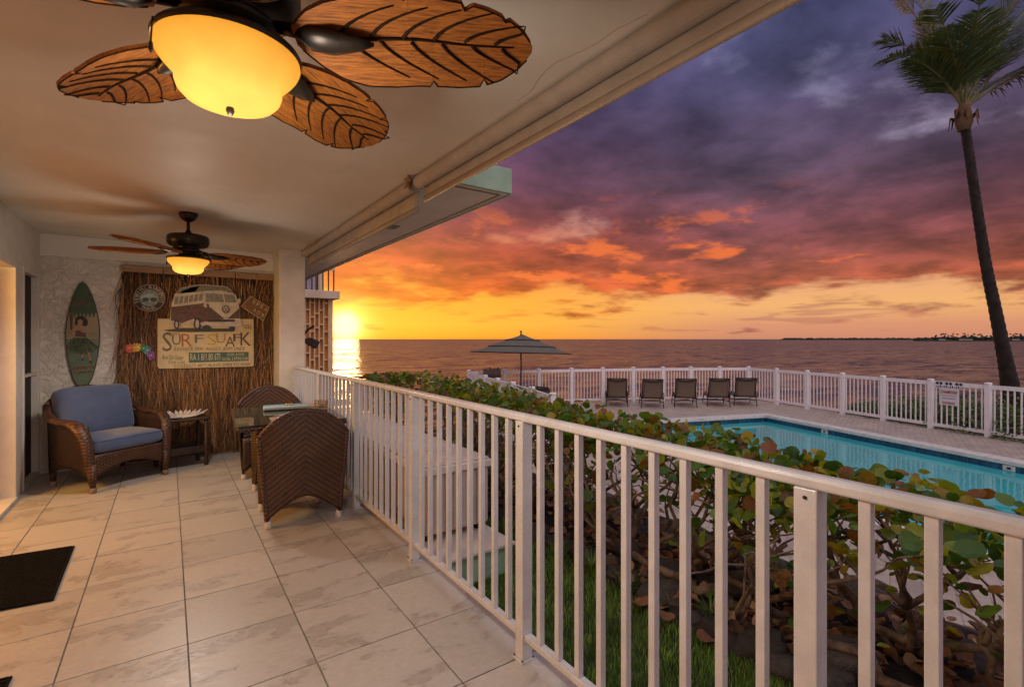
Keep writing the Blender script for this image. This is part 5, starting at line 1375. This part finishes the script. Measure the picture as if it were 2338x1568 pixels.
# ------------------------------------------------------------------ beach shrubs beyond the fence
M['bushleaf'] = pm('beach_shrub_leaf', (.13,.22,.034), .45, .3, 3, island=.5)
bank = MB().grid(lambda a, b: (15.0+a*5.5+b*1.9-.2*0, -4.0+b*11.0, -.95-1.6*max(0, a-.35)**1.3), 12, 16).build('shore_bank', 'soil', smooth=True); tag(bank, kind='structure')
r5 = random.Random(9)
bl_ = ['between the fence corner side posts', 'under the warning sign', 'left of the palm trunk', 'at the foot of the palm', 'lowest along the fence', 'taller beyond the palm', 'at the end of the fence view']
for k, (s_, off, rr_, hh) in enumerate([(.40,.95,.9,.62),(.48,.95,1.0,.80),(.56,1.0,1.1,.86),(.64,.9,1.1,.86),(.72,1.0,1.1,.92),(.80,1.0,1.2,1.0),(.33,.9,.8,.42)]):
    i = s_*(len(FR)-1); a = Vector(FR[int(i)]).lerp(Vector(FR[min(int(i)+1, len(FR)-1)]), i-int(i)); c_ = Vector((a.x+off, a.y-.2, -.98))
    t = thing('beach_shrub', 'low green beach shrub '+bl_[k], 'shrub', c_, 0, 'beach shrubs beyond the pool fence')
    vs, fs = [], []
    for j in range(2600):
        th_ = r5.uniform(0, 6.283); ph = math.acos(r5.uniform(0, 1)); q_ = r5.uniform(.72, 1.02)*(1+.16*math.sin(th_*5+k)*math.sin(ph*4))
        p = Vector((rr_*q_*math.sin(ph)*math.cos(th_), rr_*1.1*q_*math.sin(ph)*math.sin(th_), (hh+.12)*q_*math.cos(ph)))
        s2 = r5.uniform(.03, .06); e = Euler((r5.uniform(-1,1), r5.uniform(-1,1), r5.uniform(0,6.28))).to_matrix(); k0 = len(vs)
        vs += [tuple(p+e @ Vector(v)*s2) for v in ((-1,0,0),(0,-.45,.1),(1,0,0),(0,.45,.1))]; fs.append((k0,k0+1,k0+2,k0+3))
    o = raw('foliage', vs, fs, 'bushleaf', t); tag(o, kind='stuff')
    mb = MB()
    for j in range(6):
        a_ = j*1.05; mb.tube([(0,0,-.1), (.4*rr_*math.cos(a_), .4*rr_*math.sin(a_), hh*.4), (.7*rr_*math.cos(a_), .7*rr_*math.sin(a_), hh*.6)], [.03,.02,.008], 5)
    mb.build('stems', 'bark', t)

# ================================================================== neighbouring wing
NY = 14.0
nb = thing('neighbour_building', 'neighbouring wing with breeze block screen and upper balcony beyond the column', 'building', (0, NY, -1.0))
NX = 3.70
MB().box(-3.0, NX-.02, .10, 6.0, 0, 3.48).build('wall', 'tanwall', nb)
MB().box(-3.0, NX+.10, -.35, 6.0, 3.48, 3.69).build('balcony_slab', 'cream', nb, bevel=.01)
MB().box(-3.0, NX-.05, 1.2, 6.0, 3.69, 6.3).build('upper_wall', 'cream', nb)
MB().box(NX-.12, NX, -.02, .06, 0, 3.478).build('screen_edge', 'blockw', nb)
x = NX-.12-.118; ci = 0
fin = MB().box(-.016,.016,-.02,.10,0,3.478).mesh('fin', 'blockw'); cross = MB().box(.0165,.1015,-.018,.09,-.018,.018).mesh('breeze_block', 'blockw')
while x > 1.9:
    link('fin', fin, nb, (x, 0, 0))
    z = .3+(.0, .19, .10)[ci % 3]
    while z < 3.45: link('breeze_block', cross, nb, (x, 0, z)); z += .385
    x -= .118; ci += 1
for k in range(10): MB().box(NX-.06-k*.14, NX-.03-k*.14, -.30, -.27, 3.69, 4.24).build('baluster', 'iron', nb)
MB().box(NX-1.6, NX-.02, -.31, -.26, 4.24, 4.30).build('handrail', 'cream', nb)
for k in range(3): 
    wv = MB().box(NX-.50-k*.5, NX-.16-k*.5, 1.15, 1.198, 3.75, 5.8).build('window', 'iron', nb); MB().box(NX-.47-k*.5, NX-.19-k*.5, 1.12, 1.148, 3.8, 5.75).build('pane', pm('far_glass', (.25,.22,.30), .05, .1, 3, spec=.9), wv)
MB().box(NX-.13, NX-.05, .9, 1.14, 3.69, 6.3).build('pier', 'cream', nb)

# ================================================================== sea, far shore
def sea_mat():
    m = bpy.data.materials.new('sea_water'); m.use_nodes = True
    T = NT(m.node_tree); b = T.n['Principled BSDF']; tc = T.new('ShaderNodeTexCoord').outputs['Object']
    mp = T.new('ShaderNodeMapping'); T.put(mp.inputs[0], tc); mp.inputs['Rotation'].default_value = (0, 0, R(18)); mp.inputs['Scale'].default_value = (.45, 1., 1.)
    p = mp.outputs[0]
    b.inputs['Base Color'].default_value = (.030,.024,.034,1); b.inputs['Roughness'].default_value = .25; b.inputs['IOR'].default_value = 1.33; b.inputs['Specular IOR Level'].default_value = .5
    # wave slopes taken straight from noise vectors, so that far water keeps its sparkle
    def slope(sc_, det, amp):
        v = T.vm('SUBTRACT', T.noise(p, sc_, det, .6, .3, out=1), (.5, .5, .5)); return T.vm('SCALE', v, amp)
    sl3 = T.vm('ADD', slope(.05, 4., .28), T.vm('ADD', slope(.35, 4., .60), slope(1.6, 3., .36)))
    x, y, z = T.sep(sl3)[:3]
    nrm_ = T.vm('NORMALIZE', T.com(x, y, 1.0))
    # a rough sea never mirrors fully at grazing angles: the reflectance levels off
    fr = T.new('ShaderNodeFresnel'); fr.inputs[0].default_value = 1.33; T.put(fr.inputs['Normal'], nrm_)
    g = T.new('ShaderNodeBsdfGlossy'); g.inputs['Roughness'].default_value = .22; T.put(g.inputs['Normal'], nrm_)
    d_ = T.new('ShaderNodeBsdfDiffuse'); d_.inputs[0].default_value = (.034,.026,.036,1)
    mx = T.new('ShaderNodeMixShader'); T.put(mx.inputs[0], T.m('MINIMUM', fr.outputs[0], T.mr(T.noise(p, .22, 5., .6, .3), .35, .65, .34, .62))); T.l.new(d_.outputs[0], mx.inputs[1]); T.l.new(g.outputs[0], mx.inputs[2])
    T.l.new(mx.outputs[0], T.n['Material Output'].inputs[0]); T.n.remove(b); return m
SEAZ = -4.2
o = MB()._add([(-20000,-2000,SEAZ),(20000,-2000,SEAZ),(20000,30000,SEAZ),(-20000,30000,SEAZ)], [(0,1,2,3)]).build('sea', sea_mat()); tag(o, kind='structure')
M['farland'] = pm('far_shore', (.035,.034,.022), .95, .3, .01); M['fartree'] = pm('far_tree', (.022,.030,.016), .95, .3, .02, island=.5)
def strip(px0, px1, t0, hfn, name, n=60, wdt=60):
    vs, fs = [], []
    for i in range(n+1):
        px = px0+(px1-px0)*i/n; g = ray(px, HYP); g = g*(t0); nn = Vector((g.x, g.y)).normalized(); h = hfn(i/n)
        for k, (off, z) in enumerate(((0, SEAZ-1), (0, SEAZ+.5+h*.35), (wdt*.5, SEAZ+h), (wdt, SEAZ-1))): vs.append((g.x+nn.x*off, g.y+nn.y*off, z))
    for i in range(n):
        for k in range(3): fs.append((i*4+k, i*4+k+1, i*4+4+k+1, i*4+4+k))
    return vs, fs
# headland with palms, and the long low point
v_, f_ = strip(2080, 2600, 1.2, lambda f: min(1, f*9)*(6+2*math.sin(f*17)), 'h', 60, 120)
hd = raw('headland', v_, f_, 'farland'); tag(hd, kind='structure')
v_, f_ = strip(1780, 2150, 2.6, lambda f: (8 if .0 < f < .06 or .10 < f < .14 else 5)*min(1, f*14+.2)+2.0*math.sin(f*40)+3, 'h', 70, 200)
lp_ = raw('low_point', v_, f_, 'farland'); tag(lp_, kind='structure')
vs, fs = [], []; r6 = random.Random(2)
def blob(c_, rx, rz):
    k = len(vs); n = 7
    for j in range(5):
        ph = (j/4-.5)*math.pi
        for i in range(n):
            a = i/n*6.283; q_ = 1+r6.uniform(-.25,.25); vs.append((c_.x+rx*q_*math.cos(ph)*math.cos(a), c_.y+rx*q_*math.cos(ph)*math.sin(a), c_.z+rz*q_*math.sin(ph)))
    for j in range(4):
        for i in range(n): fs.append((k+j*n+i, k+j*n+(i+1) % n, k+(j+1)*n+(i+1) % n, k+(j+1)*n+i))
for i in range(420):
    px = 2090+r6.random()*510; d_ = ray(px, HYP)*r6.uniform(1.21, 1.27); f = min(1, (px-2085)/60)
    if r6.random() < .28*f:   # a palm standing out of the mass
        z = SEAZ+r6.uniform(14, 21)*max(.6, f); blob(Vector((d_.x, d_.y, z)), r6.uniform(2.2, 3.6), 1.6)
        k = len(vs); vs += [(d_.x-.3,d_.y,SEAZ),(d_.x+.3,d_.y,SEAZ),(d_.x+.3,d_.y,z),(d_.x-.3,d_.y,z)]; fs.append((k,k+1,k+2,k+3))
    else: blob(Vector((d_.x, d_.y, SEAZ+r6.uniform(4, 10)*max(.5, f))), r6.uniform(4, 9), r6.uniform(3, 5))
for i in range(160):
    px = 1790+r6.random()*330; d_ = ray(px, HYP)*r6.uniform(2.62, 2.7); blob(Vector((d_.x, d_.y, SEAZ+r6.uniform(4, 9))), r6.uniform(8, 20), r6.uniform(3, 6))
o = raw('far_trees', vs, fs, 'fartree'); tag(o, 'dark line of trees and palms on the far shore', 'trees', kind='stuff')
M['farhouse'] = pm('far_house', (.40,.36,.33), .8, .1, .1)
for k, px in enumerate((2150, 2196, 2212, 2290, 2318)):
    d_ = ray(px, HYP)*1.195; t = thing('far_house', 'tiny pale house low on the far shore', 'house', (d_.x, d_.y, SEAZ+2), YAW*-1-.6, 'houses on the far shore')
    MB().box(-7,7,-4,4,0,3.6).build('wall', 'farhouse', t); MB().prism([(-4.6,3.6),(4.6,3.6),(0,6)], lambda u, v, w_: (w_, u, v), -7.5, 7.5).build('roof', 'farland', t)
